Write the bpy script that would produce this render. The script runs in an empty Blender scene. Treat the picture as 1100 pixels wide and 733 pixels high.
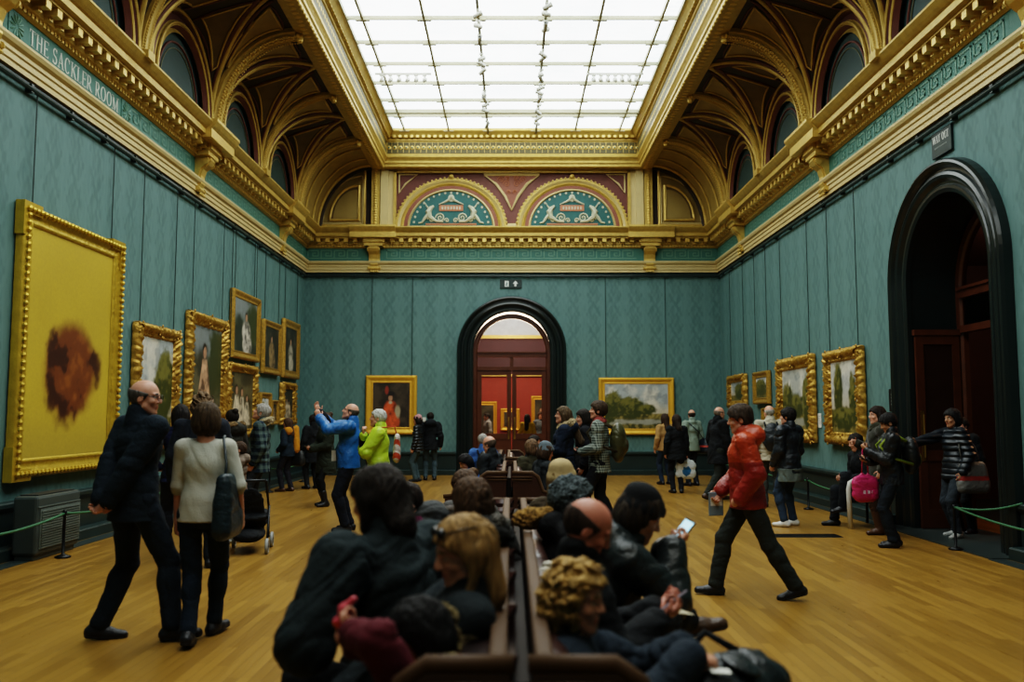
import bpy, bmesh, math, random
import numpy as np
from mathutils import Vector, Matrix
random.seed(7); np.random.seed(7)
C = bpy.context.scene.collection
PI = math.pi
# ------------------------------------------------------------------ camera model (1100 x 733)
F = 940.0; TILT = math.atan(80.5/940); CZ = 1.58
def ray(px, py):
    x = (px-550)/F; y = (366.5-py)/F
    return (x, -math.sin(TILT)*y+math.cos(TILT), math.cos(TILT)*y+math.sin(TILT))
def atX(px, py, X):
    r = ray(px, py); k = X/r[0]; return Vector((X, r[1]*k, CZ+r[2]*k))
def atY(px, py, Y):
    r = ray(px, py); k = Y/r[1]; return Vector((r[0]*k, Y, CZ+r[2]*k))
def atZ(px, py, Z=0.0):
    r = ray(px, py); k = (Z-CZ)/r[2]; return Vector((r[0]*k, r[1]*k, Z))

XW = 5.7; YB = 23.8; YF = -2.9           # side walls, back wall, wall behind the camera

# ------------------------------------------------------------------ materials
_M = {}
class NT:
    def __init__(s, m):
        m.use_nodes = True; s.t = m.node_tree; s.n = s.t.nodes; s.l = s.t.links
        s.b = s.n.get('Principled BSDF'); s.out = s.n.get('Material Output')
    def new(s, typ, **kw):
        n = s.n.new(typ)
        for k, v in kw.items(): setattr(n, k, v)
        return n
    def put(s, sock, v):
        if isinstance(v, bpy.types.NodeSocket): s.l.new(v, sock)
        elif v is not None: sock.default_value = v
    def math(s, op, a, b=None, c=None):
        n = s.new('ShaderNodeMath', operation=op); s.put(n.inputs[0], a)
        if b is not None: s.put(n.inputs[1], b)
        if c is not None: s.put(n.inputs[2], c)
        return n.outputs[0]
    def mix(s, f, a, b):
        n = s.new('ShaderNodeMix', data_type='RGBA'); s.put(n.inputs[0], f); s.put(n.inputs[6], a); s.put(n.inputs[7], b)
        return n.outputs[2]
    def coord(s): return s.new('ShaderNodeTexCoord').outputs['Object']
    def xyz(s, v):
        n = s.new('ShaderNodeSeparateXYZ'); s.l.new(v, n.inputs[0]); return n.outputs
    def noise(s, scale, detail=3, vec=None, rough=.5):
        n = s.new('ShaderNodeTexNoise'); n.inputs['Scale'].default_value = scale; n.inputs['Detail'].default_value = detail
        n.inputs['Roughness'].default_value = rough
        s.l.new(vec if vec is not None else s.coord(), n.inputs['Vector']); return n.outputs['Fac']
    def ramp(s, f, lo, hi):
        n = s.new('ShaderNodeMapRange'); s.put(n.inputs[0], f); n.inputs[1].default_value = lo; n.inputs[2].default_value = hi
        return n.outputs[0]
    def bump(s, h, strength=.3, dist=.01):
        n = s.new('ShaderNodeBump'); n.inputs['Strength'].default_value = strength; n.inputs['Distance'].default_value = dist
        s.l.new(h, n.inputs['Height']); s.l.new(n.outputs[0], s.b.inputs['Normal'])
def c4(c): return (c[0], c[1], c[2], 1.0)
def sc(c, k): return (c[0]*k, c[1]*k, c[2]*k)
def mat(name, col, rough=.6, metal=0.0, var=.25, vs=6.0, bump=.2, bs=40.0, bd=.004, coat=0.0, sheen=0.0, spec=None):
    key = (name, tuple(col), rough, metal, var, vs, bump, bs)
    if key in _M: return _M[key]
    m = bpy.data.materials.new(name); n = NT(m)
    f = n.noise(vs, 3)
    n.l.new(n.mix(f, c4(sc(col, 1-var)), c4(sc(col, 1+var))), n.b.inputs['Base Color'])
    n.b.inputs['Roughness'].default_value = rough; n.b.inputs['Metallic'].default_value = metal
    if coat: n.b.inputs['Coat Weight'].default_value = coat
    if sheen: n.b.inputs['Sheen Weight'].default_value = sheen
    if spec is not None: n.b.inputs['Specular IOR Level'].default_value = spec
    if bump: n.bump(n.noise(bs, 3), bump, bd)
    m.diffuse_color = c4(col)
    _M[key] = m; return m
def cloth(col, kind='plain'):
    key = ('cloth', tuple(col), kind)
    if key in _M: return _M[key]
    m = bpy.data.materials.new(kind+'_cloth'); n = NT(m)
    n.b.inputs['Roughness'].default_value = .42 if kind in ('shiny', 'puffer') else (.45 if kind == 'leather' else .85)
    n.b.inputs['Specular IOR Level'].default_value = .5 if kind in ('shiny', 'puffer', 'leather') else .25
    base = n.mix(n.noise(5, 3), c4(sc(col, .75)), c4(sc(col, 1.25)))
    co = n.coord()
    if kind in ('plaid', 'check', 'dots'):
        x, y, z = n.xyz(co)
        fr = {'plaid': 62.0, 'check': 190.0, 'dots': 120.0}[kind]
        h = n.math('ADD', n.math('MULTIPLY', x, .7), n.math('MULTIPLY', y, .9))
        a = n.math('GREATER_THAN', n.math('SINE', n.math('MULTIPLY', h, fr)), .1 if kind != 'dots' else .4)
        b = n.math('GREATER_THAN', n.math('SINE', n.math('MULTIPLY', z, fr)), .1 if kind != 'dots' else .4)
        g = n.math('MULTIPLY', n.math('ADD', a, b), .5)
        alt = (.10, .14, .13) if kind == 'plaid' else (.30, .33, .29)
        base = n.mix(g, base, c4(alt))
    if kind == 'fur':
        base = n.mix(n.ramp(n.noise(60, 4), .35, .65), c4(sc(col, .35)), c4(sc(col, 1.5)))
        n.bump(n.noise(90, 4), 1.0, .02)
    elif kind == 'knit':
        n.bump(n.noise(150, 2), .8, .006)
    elif kind == 'puffer':
        x, y, z = n.xyz(co)
        n.bump(n.math('ABSOLUTE', n.math('SINE', n.math('MULTIPLY', z, 42.0))), .8, .02)
    else:
        n.bump(n.math('ABSOLUTE', n.math('SUBTRACT', n.noise(11, 4, None, .6), .5)), .7, .028)
    if kind == 'wool': n.b.inputs['Sheen Weight'].default_value = .2
    n.l.new(base, n.b.inputs['Base Color'])
    m.diffuse_color = c4(col)
    _M[key] = m; return m
def skin(col):
    key = ('skin', tuple(col))
    if key in _M: return _M[key]
    m = bpy.data.materials.new('skin'); n = NT(m)
    n.l.new(n.mix(n.noise(22, 3), c4(sc(col, .85)), c4((col[0]*1.12, col[1]*1.02, col[2]))), n.b.inputs['Base Color'])
    n.b.inputs['Roughness'].default_value = .48
    n.b.inputs['Subsurface Weight'].default_value = .08; n.b.inputs['Subsurface Radius'].default_value = (.02, .008, .004)
    _M[key] = m; return m
def hairmat(col):
    key = ('hair', tuple(col))
    if key in _M: return _M[key]
    m = bpy.data.materials.new('hair'); n = NT(m)
    mp = n.new('ShaderNodeMapping'); mp.inputs['Scale'].default_value = (70, 70, 9); n.l.new(n.coord(), mp.inputs['Vector'])
    f = n.noise(1.0, 4, mp.outputs[0])
    n.l.new(n.mix(n.ramp(f, .3, .7), c4(sc(col, .45)), c4(sc(col, 1.5))), n.b.inputs['Base Color'])
    n.b.inputs['Roughness'].default_value = .7; n.b.inputs['Specular IOR Level'].default_value = .3; n.bump(f, 1.0, .012)
    _M[key] = m; return m
def emis(name, col, st):
    key = (name, tuple(col), st)
    if key in _M: return _M[key]
    m = bpy.data.materials.new(name); n = NT(m)
    n.b.inputs['Base Color'].default_value = c4(col); n.b.inputs['Emission Color'].default_value = c4(col); n.b.inputs['Emission Strength'].default_value = st
    _M[key] = m; return m
def glassmat():
    if 'glass' in _M: return _M['glass']
    m = bpy.data.materials.new('window_glass'); n = NT(m)
    tr = n.new('ShaderNodeBsdfTransparent'); gl = n.new('ShaderNodeBsdfGlossy'); gl.inputs['Roughness'].default_value = .03
    tr.inputs[0].default_value = (.86, .88, .88, 1)
    fr = n.new('ShaderNodeFresnel'); fr.inputs[0].default_value = 1.45
    mx = n.new('ShaderNodeMixShader'); n.l.new(fr.outputs[0], mx.inputs[0]); n.l.new(tr.outputs[0], mx.inputs[1]); n.l.new(gl.outputs[0], mx.inputs[2])
    n.l.new(mx.outputs[0], n.out.inputs['Surface']); _M['glass'] = m; return m

# ------------------------------------------------------------------ mesh helpers
class MB:
    """collects shapes, build() links them as one mesh object"""
    def __init__(s): s.v = []; s.f = []; s.mi = []; s.m = 0; s.sm = []; s.smooth = False
    def add(s, vs, fs):
        o = len(s.v); s.v += [tuple(v) for v in vs]
        for f in fs: s.f.append(tuple(i+o for i in f)); s.mi.append(s.m); s.sm.append(s.smooth)
        return s
    def box(s, x0, x1, y0, y1, z0, z1):
        v = [(x, y, z) for z in (z0, z1) for y in (y0, y1) for x in (x0, x1)]
        return s.add(v, [(0, 2, 3, 1), (4, 5, 7, 6), (0, 1, 5, 4), (2, 6, 7, 3), (0, 4, 6, 2), (1, 3, 7, 5)])
    def bbox(s, x0, x1, y0, y1, z0, z1, b=.01):
        """box with chamfered edges"""
        bm = bmesh.new(); bmesh.ops.create_cube(bm, size=1)
        for v in bm.verts: v.co = Vector(((x0+x1)/2+v.co.x*(x1-x0), (y0+y1)/2+v.co.y*(y1-y0), (z0+z1)/2+v.co.z*(z1-z0)))
        bmesh.ops.bevel(bm, geom=bm.edges[:], offset=b, segments=2, affect='EDGES', profile=.5)
        return s.bm(bm)
    def bm(s, bm):
        bm.verts.ensure_lookup_table(); bm.verts.index_update()
        s.add([v.co[:] for v in bm.verts], [[v.index for v in f.verts] for f in bm.faces]); bm.free(); return s
    def sphere(s, c, r, seg=8, sc3=(1, 1, 1)):
        bm = bmesh.new(); bmesh.ops.create_uvsphere(bm, u_segments=seg, v_segments=max(4, seg*2//3), radius=1)
        for v in bm.verts: v.co = Vector((c[0]+v.co.x*r*sc3[0], c[1]+v.co.y*r*sc3[1], c[2]+v.co.z*r*sc3[2]))
        return s.bm(bm)
    def tube(s, pts, r, n=6, close=False, caps=True):
        pts = [Vector(p) for p in pts]; L = len(pts); rr = r if hasattr(r, '__len__') else [r]*L
        vs = []; prev = None
        for i, p in enumerate(pts):
            if close: d = pts[(i+1) % L]-pts[i-1]
            else: d = pts[min(i+1, L-1)]-pts[max(i-1, 0)]
            d.normalize()
            if prev is None: a = d.orthogonal().normalized()
            else:
                a = prev-d*prev.dot(d)
                a = a.normalized() if a.length > 1e-6 else d.orthogonal().normalized()
            prev = a; b = d.cross(a)
            for k in range(n):
                t = 2*PI*k/n; vs.append(p+(a*math.cos(t)+b*math.sin(t))*rr[i])
        fs = []
        for i in range(L if close else L-1):
            j = (i+1) % L
            for k in range(n): fs.append((i*n+k, i*n+(k+1) % n, j*n+(k+1) % n, j*n+k))
        if caps and not close: fs += [tuple(range(n-1, -1, -1)), tuple((L-1)*n+k for k in range(n))]
        return s.add(vs, fs)
    def lathe(s, prof, c=(0, 0, 0), n=16, M=None):
        vs = []
        for (r, z) in prof:
            for k in range(n):
                t = 2*PI*k/n; p = Vector((r*math.cos(t), r*math.sin(t), z))
                if M is not None: p = M @ p
                vs.append(p+Vector(c))
        fs = [(i*n+k, i*n+(k+1) % n, (i+1)*n+(k+1) % n, (i+1)*n+k) for i in range(len(prof)-1) for k in range(n)]
        fs += [tuple(range(n-1, -1, -1)), tuple((len(prof)-1)*n+k for k in range(n))]
        return s.add(vs, fs)
    def sweep(s, path, prof, closed_prof=False):
        """path: list of (point, axis_a, axis_b); prof: list of (a, b)"""
        vs = [Vector(p)+Vector(A)*a+Vector(B)*b for (p, A, B) in path for (a, b) in prof]
        n = len(prof); fs = []
        for i in range(len(path)-1):
            for k in range(n if closed_prof else n-1):
                k2 = (k+1) % n; fs.append((i*n+k, i*n+k2, (i+1)*n+k2, (i+1)*n+k))
        fs.append(tuple(range(n))); fs.append(tuple((len(path)-1)*n+k for k in range(n-1, -1, -1)))
        return s.add(vs, fs)
    def grid(s, fn, nu, nv):
        vs = [fn(i/nu, j/nv) for i in range(nu+1) for j in range(nv+1)]
        return s.add(vs, [(i*(nv+1)+j, (i+1)*(nv+1)+j, (i+1)*(nv+1)+j+1, i*(nv+1)+j+1) for i in range(nu) for j in range(nv)])
    def build(s, name, mats, parent=None, loc=(0, 0, 0), rz=0.0, smooth=None):
        me = bpy.data.meshes.new(name); me.from_pydata(s.v, [], s.f)
        for m in (mats if isinstance(mats, (list, tuple)) else [mats]): me.materials.append(m)
        me.polygons.foreach_set('material_index', s.mi)
        me.polygons.foreach_set('use_smooth', [True]*len(s.f) if smooth else ([False]*len(s.f) if smooth is False else s.sm))
        me.validate(); me.update()
        o = bpy.data.objects.new(name, me); C.objects.link(o); o.parent = parent; o.location = loc; o.rotation_euler = (0, 0, rz)
        return o
def tag(o, label, cat, group=None):
    o['label'] = label; o['category'] = cat
    if group: o['group'] = group
    return o
def struct(o, kind='structure'): o['kind'] = kind; return o
def empty(name, loc=(0, 0, 0), rz=0.0, parent=None):
    o = bpy.data.objects.new(name, None); C.objects.link(o); o.location = loc; o.rotation_euler = (0, 0, rz); o.empty_display_size = .1
    o.parent = parent; return o
def copy_tree(o, parent=None):
    c = o.copy(); C.objects.link(c); c.parent = parent
    for ch in list(o.children): copy_tree(ch, c)
    return c
_tn = [0]
def trim(): _tn[0] += 1; return 'trim_%d' % _tn[0]
# ================================================================== MATERIALS OF THE ROOM
def wall_mat(axis):
    m = bpy.data.materials.new('damask_wall'); n = NT(m); co = n.coord(); x, y, z = n.xyz(co)
    h = y if axis == 'y' else x
    u = n.math('MULTIPLY', h, 2*PI/.56); v = n.math('MULTIPLY', z, 2*PI/.84)
    cu = n.math('COSINE', u); cv = n.math('COSINE', v)
    sv = n.math('MULTIPLY', n.math('SINE', v), .62); hu = n.math('MULTIPLY', u, .5)
    o1 = n.math('ABSOLUTE', n.math('SINE', n.math('ADD', hu, sv))); o2 = n.math('ABSOLUTE', n.math('SINE', n.math('SUBTRACT', hu, sv)))
    a = n.math('MULTIPLY', n.math('MINIMUM', o1, o2), 1.1)
    w = n.math('MULTIPLY', n.math('COSINE', n.math('MULTIPLY', u, 3.0)), n.math('COSINE', n.math('MULTIPLY', v, 3.0)))
    w2 = n.math('MULTIPLY', n.math('SINE', n.math('MULTIPLY', u, 5.0)), n.math('SINE', n.math('MULTIPLY', v, 4.0)))
    p = n.math('ADD', n.math('ABSOLUTE', a), n.math('ADD', n.math('MULTIPLY', w, .35), n.math('MULTIPLY', w2, .25)))
    f = n.ramp(p, .12, .62)
    mo = n.new('ShaderNodeMapping'); mo.inputs['Scale'].default_value = (1, 1, .25); n.l.new(co, mo.inputs['Vector'])
    moire = n.noise(14, 5, mo.outputs[0], .65)
    base = n.mix(f, (.084, .156, .152, 1), (.108, .196, .190, 1))
    col = n.mix(n.math('MULTIPLY', n.ramp(moire, .35, .7), .45), base, (.150, .256, .248, 1))
    n.l.new(col, n.b.inputs['Base Color']); n.b.inputs['Roughness'].default_value = .62; n.b.inputs['Specular IOR Level'].default_value = .3
    n.bump(moire, .12, .004); return m
M_wall_side = wall_mat('y'); M_wall_back = wall_mat('x')
M_gold = mat('gilded_moulding', (.50, .345, .088), .42, .3, .3, 9, .35, 60, .006)
M_gold_hi = mat('bright_gilding', (.66, .46, .13), .34, .45, .25, 12, .4, 70, .006)
M_cream = mat('cream_gilt_moulding', (.58, .46, .22), .5, .1, .12, 4, .1, 40)
M_olive = mat('olive_gold_panel', (.34, .24, .07), .5, .2, .3, 5, .3, 50)
M_brown = mat('dark_brown_panel', (.15, .10, .035), .6, .0, .3, 5, .2, 40)
M_maroon = mat('maroon_paint', (.13, .042, .030), .6, 0, .25, 5, .1, 40)
M_maroon_hi = mat('red_brown_paint', (.22, .075, .045), .6, 0, .25, 25, .1, 40)
M_black = mat('blackish_brown', (.040, .024, .012), .6, 0, .3, 5, .1, 30)  # blackish brown ground colour of the vaults and end wall
M_frieze = mat('teal_frieze', (.055, .165, .135), .6, 0, .15, 5, .1, 60)
M_fret = mat('pale_green_fret', (.13, .26, .20), .55, .05, .2, 9, .1, 60)
M_lunette = mat('deep_teal_lunette', (.014, .095, .092), .55, 0, .3, 9, .1, 40)
M_skirt = mat('dark_green_skirting', (.018, .034, .032), .4, 0, .3, 3, .1, 30)
M_arch = mat('black_green_gloss_paint', (.010, .017, .016), .28, 0, .3, 3, .06, 20, spec=.6)
M_wood = mat('polished_mahogany', (.085, .026, .010), .34, 0, .35, 6, .15, 30, coat=.2)
M_white_ornament = mat('pale_stencil_paint', (.50, .50, .36), .6, 0, .15, 12, 0)
M_salmon = mat('salmon_paint', (.42, .16, .08), .6, 0, .15, 12, 0)
M_dark_metal = mat('blackened_metal', (.015, .016, .016), .4, .6, .2, 10, .05, 50)

def floor_mat():
    m = bpy.data.materials.new('oak_floor'); n = NT(m); co = n.coord(); x, y, z = n.xyz(co)
    wv = .075
    col_i = n.math('FLOOR', n.math('DIVIDE', x, wv))
    wn = n.new('ShaderNodeTexWhiteNoise', noise_dimensions='1D'); n.l.new(col_i, wn.inputs['W'])
    off = n.math('MULTIPLY', wn.outputs['Value'], 1.4)
    row = n.math('FLOOR', n.math('DIVIDE', n.math('ADD', y, off), 1.1))
    wn2 = n.new('ShaderNodeTexWhiteNoise', noise_dimensions='2D')
    cb = n.new('ShaderNodeCombineXYZ'); n.l.new(col_i, cb.inputs[0]); n.l.new(row, cb.inputs[1]); n.l.new(cb.outputs[0], wn2.inputs['Vector'])
    mp = n.new('ShaderNodeMapping'); mp.inputs['Scale'].default_value = (26, 1.6, 1); n.l.new(co, mp.inputs['Vector'])
    grain = n.noise(1.0, 5, mp.outputs[0], .6)
    big = n.noise(.5, 3)
    f = n.math('ADD', n.math('MULTIPLY', wn2.outputs['Value'], .55), n.math('MULTIPLY', grain, .5))
    base = n.mix(f, (.170, .085, .012, 1), (.40, .222, .046, 1))
    base = n.mix(n.math('MULTIPLY', n.ramp(big, .3, .7), .3), base, (.25, .145, .03, 1))
    fx = n.math('FRACT', n.math('DIVIDE', x, wv)); fy = n.math('FRACT', n.math('DIVIDE', n.math('ADD', y, off), 1.1))
    gx = n.math('LESS_THAN', fx, .05); gy = n.math('LESS_THAN', fy, .004)
    g = n.math('MAXIMUM', gx, gy)
    col = n.mix(n.math('MULTIPLY', g, .5), base, (.05, .025, .006, 1))
    n.l.new(col, n.b.inputs['Base Color'])
    n.l.new(n.math('MULTIPLY_ADD', grain, .18, .22), n.b.inputs['Roughness'])
    n.b.inputs['Specular IOR Level'].default_value = .45
    n.bump(n.math('SUBTRACT', n.math('MULTIPLY', grain, .4), g), .12, .003); return m

# ================================================================== ROOM SHELL
b = MB(); b.box(-XW-.3, XW+1.6, YF-.3, YB+.9, -.2, 0); struct(b.build('floor', floor_mat()))
# left wall
b = MB(); b.box(-XW-.3, -XW, YF, YB, 0, 9.5); struct(b.build('wall_left', M_wall_side))
b = MB(); b.box(-XW-.3, XW+.3, YF-.3, YF, 0, 9.5); struct(b.build('wall_front', M_wall_back))

def arch_pts(r, zs, n=28):
    """half outline of a round-headed opening about a=0: left jamb foot, arc, right jamb foot"""
    return [(-r, 0)]+[(-r*math.cos(PI*k/n), zs+r*math.sin(PI*k/n)) for k in range(n+1)]+[(r, 0)]
def wall_with_arch(name, m, to3, a0, a1, ztop, r, zs, thick, lining):
    """to3(a, d, z): wall coordinates, d = depth behind the wall face"""
    b = MB(); n = 28
    def q(p0, p1, p2, p3): b.add([to3(*p) for p in (p0, p1, p2, p3)], [(0, 1, 2, 3)])
    for d in (0.0, thick):
        q((a0, d, 0), (-r, d, 0), (-r, d, ztop), (a0, d, ztop)); q((r, d, 0), (a1, d, 0), (a1, d, ztop), (r, d, ztop))
        P = arch_pts(r, zs, n)[1:-1]
        for (p, p2) in zip(P[:-1], P[1:]): q((p[0], d, p[1]), (p2[0], d, p2[1]), (p2[0], d, ztop), (p[0], d, ztop))
    q((a0, 0, ztop), (a1, 0, ztop), (a1, thick, ztop), (a0, thick, ztop))
    w = struct(b.build(name, m))
    b = MB(); P = arch_pts(r-.004, zs, n)
    for (p, p2) in zip(P[:-1], P[1:]): b.add([to3(p[0], -.01, p[1]), to3(p2[0], -.01, p2[1]), to3(p2[0], thick, p2[1]), to3(p[0], thick, p[1])], [(0, 1, 2, 3)])
    b.smooth = True
    struct(b.build(trim(), lining)); return w
def arch_surround(to3, r0, zs, prof, m):
    """moulded arch: prof = (radius added, distance out of the wall)"""
    b = MB(); b.smooth = False; n = 40
    P = [(-1, 0, 0.0)]+[(-math.cos(PI*k/n), math.sin(PI*k/n), zs) for k in range(n+1)]+[(1, 0, 0.0)]
    vs = []
    for (cx, cz, z0) in P:
        for (dr, d) in prof: vs.append(to3(cx*(r0+dr), -d, z0+cz*(r0+dr)))
    k = len(prof); fs = [(i*k+j, i*k+j+1, (i+1)*k+j+1, (i+1)*k+j) for i in range(len(P)-1) for j in range(k-1)]
    b.add(vs, fs); return struct(b.build(trim(), m))
ARCH_PROF = [(-.02, -.02), (-.02, .05), (.03, .07), (.07, .07), (.09, .045), (.12, .05), (.16, .10), (.20, .115), (.24, .10), (.26, .07), (.29, .07), (.32, .12), (.36, .15), (.39, .14), (.41, .10), (.42, 0)]

# back wall, doorway in its middle
BD_R, BD_ZS, BD_X = 1.07, 3.36, -.01
def t_back(a, d, z): return (BD_X+a, YB+d, z)
wall_with_arch('wall_back', M_wall_back, t_back, -XW-.3-BD_X, XW+.3-BD_X, 9.5, BD_R, BD_ZS, .5, M_arch)
arch_surround(t_back, BD_R, BD_ZS, ARCH_PROF, M_arch)
# right wall, doorway
RD_Y, RD_R, RD_ZS = 11.36, 1.10, 3.42
def t_right(a, d, z): return (XW+d, RD_Y-a, z)
wall_with_arch('wall_right', M_wall_side, t_right, RD_Y-YB, RD_Y-YF, 9.5, RD_R, RD_ZS, .8, M_arch)
arch_surround(t_right, RD_R, RD_ZS, ARCH_PROF, M_arch)

# skirting: (distance from wall, z)
SK = [(0, 0), (.22, 0), (.22, .12), (.20, .135), (.07, .14), (.07, .50), (.09, .52), (.12, .56), (.12, .60), (.10, .615), (0, .62)]
def run_y(side, y0, y1, prof, name, m, **k):
    sx = -1 if side == 'left' else 1
    b = MB(); b.sweep([((sx*XW, y, 0), (-sx, 0, 0), (0, 0, 1)) for y in (y0, y1)], prof); return struct(b.build(name, m))
def run_x(x0, x1, prof, name, m, y=YB):
    b = MB(); b.sweep([((x, y, 0), (0, -1, 0), (0, 0, 1)) for x in (x0, x1)], prof); return struct(b.build(name, m))
run_y('left', YF, YB, SK, 'baseboard_left', M_skirt)
run_y('right', YF, RD_Y-1.54, SK, 'baseboard_right', M_skirt); run_y('right', RD_Y+1.54, YB, SK, 'baseboard_right', M_skirt)
run_x(-XW, BD_X-1.5, SK, 'baseboard_back', M_skirt); run_x(BD_X+1.5, XW, SK, 'baseboard_back', M_skirt)
# dark floor border in front of the side doorway
M_border = mat('dark_stone_threshold', (.030, .044, .042), .45, 0, .25, 4, .1, 30)
b = MB(); b.box(5.28, XW+.8, RD_Y-1.53, RD_Y+1.53, -.01, .012); struct(b.build(trim(), M_border))
b = MB(); b.box(-5.45, -5.25, YF, YB-.2, -.01, .006); b.box(5.25, 5.45, YF, RD_Y-1.54, -.01, .006); b.box(5.25, 5.45, RD_Y+1.54, YB-.2, -.01, .006); struct(b.build(trim(), M_border))

# hanging rail for the pictures
for sx in (-1, 1):
    b = MB(); b.tube([(sx*(XW-.07), YF, 5.40), (sx*(XW-.07), YB-.07, 5.40)], .028, 8)
    b.tube([(sx*(XW-.02), YF, 5.455), (sx*(XW-.02), YB, 5.455)], .03, 6)
    for k in range(28): b.box(sx*XW-.08 if sx > 0 else sx*XW, sx*XW if sx > 0 else sx*XW+.08, YF+.5+k*.95, YF+.56+k*.95, 5.36, 5.46)
    struct(b.build(trim(), M_skirt))
b = MB(); b.tube([(-XW, YB-.07, 5.40), (XW, YB-.07, 5.40)], .028, 8); b.tube([(-XW, YB-.02, 5.455), (XW, YB-.02, 5.455)], .03, 6)
for k in range(12): b.box(-5.3+k*.95, -5.24+k*.95, YB-.08, YB, 5.36, 5.46)
struct(b.build(trim(), M_skirt))

# entablature: cream architrave, teal frieze with fret, gold cornice with blocks
ARCHI = [(0, 5.50), (.07, 5.50), (.07, 5.56), (.09, 5.575), (.09, 5.64), (.11, 5.655), (.11, 5.70), (.15, 5.73), (.17, 5.77), (.17, 5.80), (.06, 5.815), (0, 5.815)]
FRZ = [(0, 5.81), (.055, 5.81), (.055, 6.19), (0, 6.19)]
CORN = [(0, 6.17), (.07, 6.17), (.10, 6.20), (.10, 6.235), (.15, 6.26), (.15, 6.38), (.33, 6.40), (.33, 6.43), (.40, 6.45), (.40, 6.54), (.43, 6.56), (.47, 6.60), (.52, 6.66), (.52, 6.69), (0, 6.70)]
for side in ('left', 'right'):
    run_y(side, YF, YB, ARCHI, trim(), M_cream); run_y(side, YF, YB, FRZ, trim(), M_frieze); run_y(side, YF, YB, CORN, trim(), M_gold)
run_x(-XW, XW, ARCHI, trim(), M_cream); run_x(-XW, XW, FRZ, trim(), M_frieze); run_x(-XW, XW, CORN, trim(), M_gold)
# cornice blocks (modillions), beads and fret
def blocks(to3, a0, a1, name):
    b = MB(); n = int((a1-a0)/.25)
    for k in range(n):
        a = a0+(k+.5)*(a1-a0)/n
        for (s0, s1, d0, d1, z0, z1) in ((-.055, .055, .14, .32, 6.30, 6.40), (-.04, .04, .14, .22, 6.26, 6.31)):
            vs = [to3(a+s, d, z) for z in (z0, z1) for d in (d0, d1) for s in (s0, s1)]
            b.add(vs, [(0, 2, 3, 1), (4, 5, 7, 6), (0, 1, 5, 4), (2, 6, 7, 3), (0, 4, 6, 2), (1, 3, 7, 5)])
    n = int((a1-a0)/.085)
    for k in range(n):
        a = a0+(k+.5)*(a1-a0)/n
        vs = [to3(a+s, d, z) for z in (6.195, 6.25) for d in (.09, .125) for s in (-.026, .026)]
        b.add(vs, [(0, 2, 3, 1), (4, 5, 7, 6), (0, 1, 5, 4), (2, 6, 7, 3), (0, 4, 6, 2), (1, 3, 7, 5)])
    struct(b.build(trim(), M_gold_hi))
KEY = [(0, 0), (0, 1), (.78, 1), (.78, .3), (.36, .3), (.36, .66), (.56, .66)]
def fret(to3, a0, a1, skip=()):
    b = MB(); u = .36; hh = .22; n = int((a1-a0)/u)
    def rib(a, z, a2, z2):
        t = .014
        x0, x1 = min(a, a2)-t, max(a, a2)+t; y0, y1 = min(z, z2)-t, max(z, z2)+t
        b.add([to3(x0, .063, y0), to3(x1, .063, y0), to3(x1, .063, y1), to3(x0, .063, y1)], [(0, 1, 2, 3)])
    for k in range(n):
        s0 = a0+k*u
        if any(c-w < s0+u and s0 < c+w for (c, w) in skip): continue
        for (p, q) in zip(KEY[:-1], KEY[1:]):
            rib(s0+p[0]*u, 5.89+p[1]*hh, s0+q[0]*u, 5.89+q[1]*hh)
        rib(s0+.0, 5.89, s0+u, 5.89)
    struct(b.build(trim(), M_fret))
tl = lambda a, d, z: (-XW+d, a, z)
tr = lambda a, d, z: (XW-d, a, z)
tb = lambda a, d, z: (a, YB-d, z)
BREAKS = (21.1, 15.4, 9.1, 3.1)
blocks(tl, YF, YB-.3, 'l'); blocks(tr, YF, YB-.3, 'r'); blocks(tb, -5.4, 5.4, 'b')
fret(tl, YF, YB-.1, [(c, .3) for c in BREAKS]+[(11.0, 1.5)]); fret(tr, YF, YB-.1, [(c, .3) for c in BREAKS]); fret(tb, -5.6, 5.6, [(-3.77, .3), (3.77, .3)])

# scroll consoles under projecting bits of cornice
def console(M, name):
    b = MB()
    def P(a, d, z): return M @ Vector((a, -d, z))
    prof = [(0, 5.56), (.10, 5.56), (.13, 5.60), (.10, 5.66), (.13, 5.72), (.12, 5.86), (.16, 5.98), (.25, 6.05), (.30, 6.13), (.27, 6.20), (0, 6.20)]
    for (h, dd) in ((.15, 0), (.10, .03)):
        vs = [P(s*h, (d+dd) if d > 0 else d, z) for s in (-1, 1) for (d, z) in prof]; n = len(prof)
        b.add(vs, [tuple(range(n)), tuple(range(2*n-1, n-1, -1))]+[(i, n+i, n+(i+1) % n, (i+1) % n) for i in range(n)])
    for s in (-1, 1):
        for (d, z, r) in ((.24, 6.10, .06), (.11, 5.62, .045)):
            b.tube([P(s*.15, d, z), P(s*.17, d, z)], r, 10)
    b.smooth = False
    for k in range(4): b.sphere(P(-.09+k*.06, .15, 5.52), .03, 6)
    br = [(0, 6.40), (.50, 6.40), (.50, 6.55), (.55, 6.60), (.60, 6.67), (.60, 6.72), (0, 6.73)]
    vs = [P(s*.62, d, z) for s in (-1, 1) for (d, z) in br]; n = len(br)
    b.add(vs, [tuple(range(n)), tuple(range(2*n-1, n-1, -1))]+[(i, n+i, n+(i+1) % n, (i+1) % n) for i in range(n)])
    br = [(0, 6.17), (.33, 6.20), (.33, 6.27), (.38, 6.30), (.38, 6.41), (0, 6.41)]
    vs = [P(s*.26, d, z) for s in (-1, 1) for (d, z) in br]; n = len(br)
    b.add(vs, [tuple(range(n)), tuple(range(2*n-1, n-1, -1))]+[(i, n+i, n+(i+1) % n, (i+1) % n) for i in range(n)])
    struct(b.build(trim(), M_gold_hi))
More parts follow.
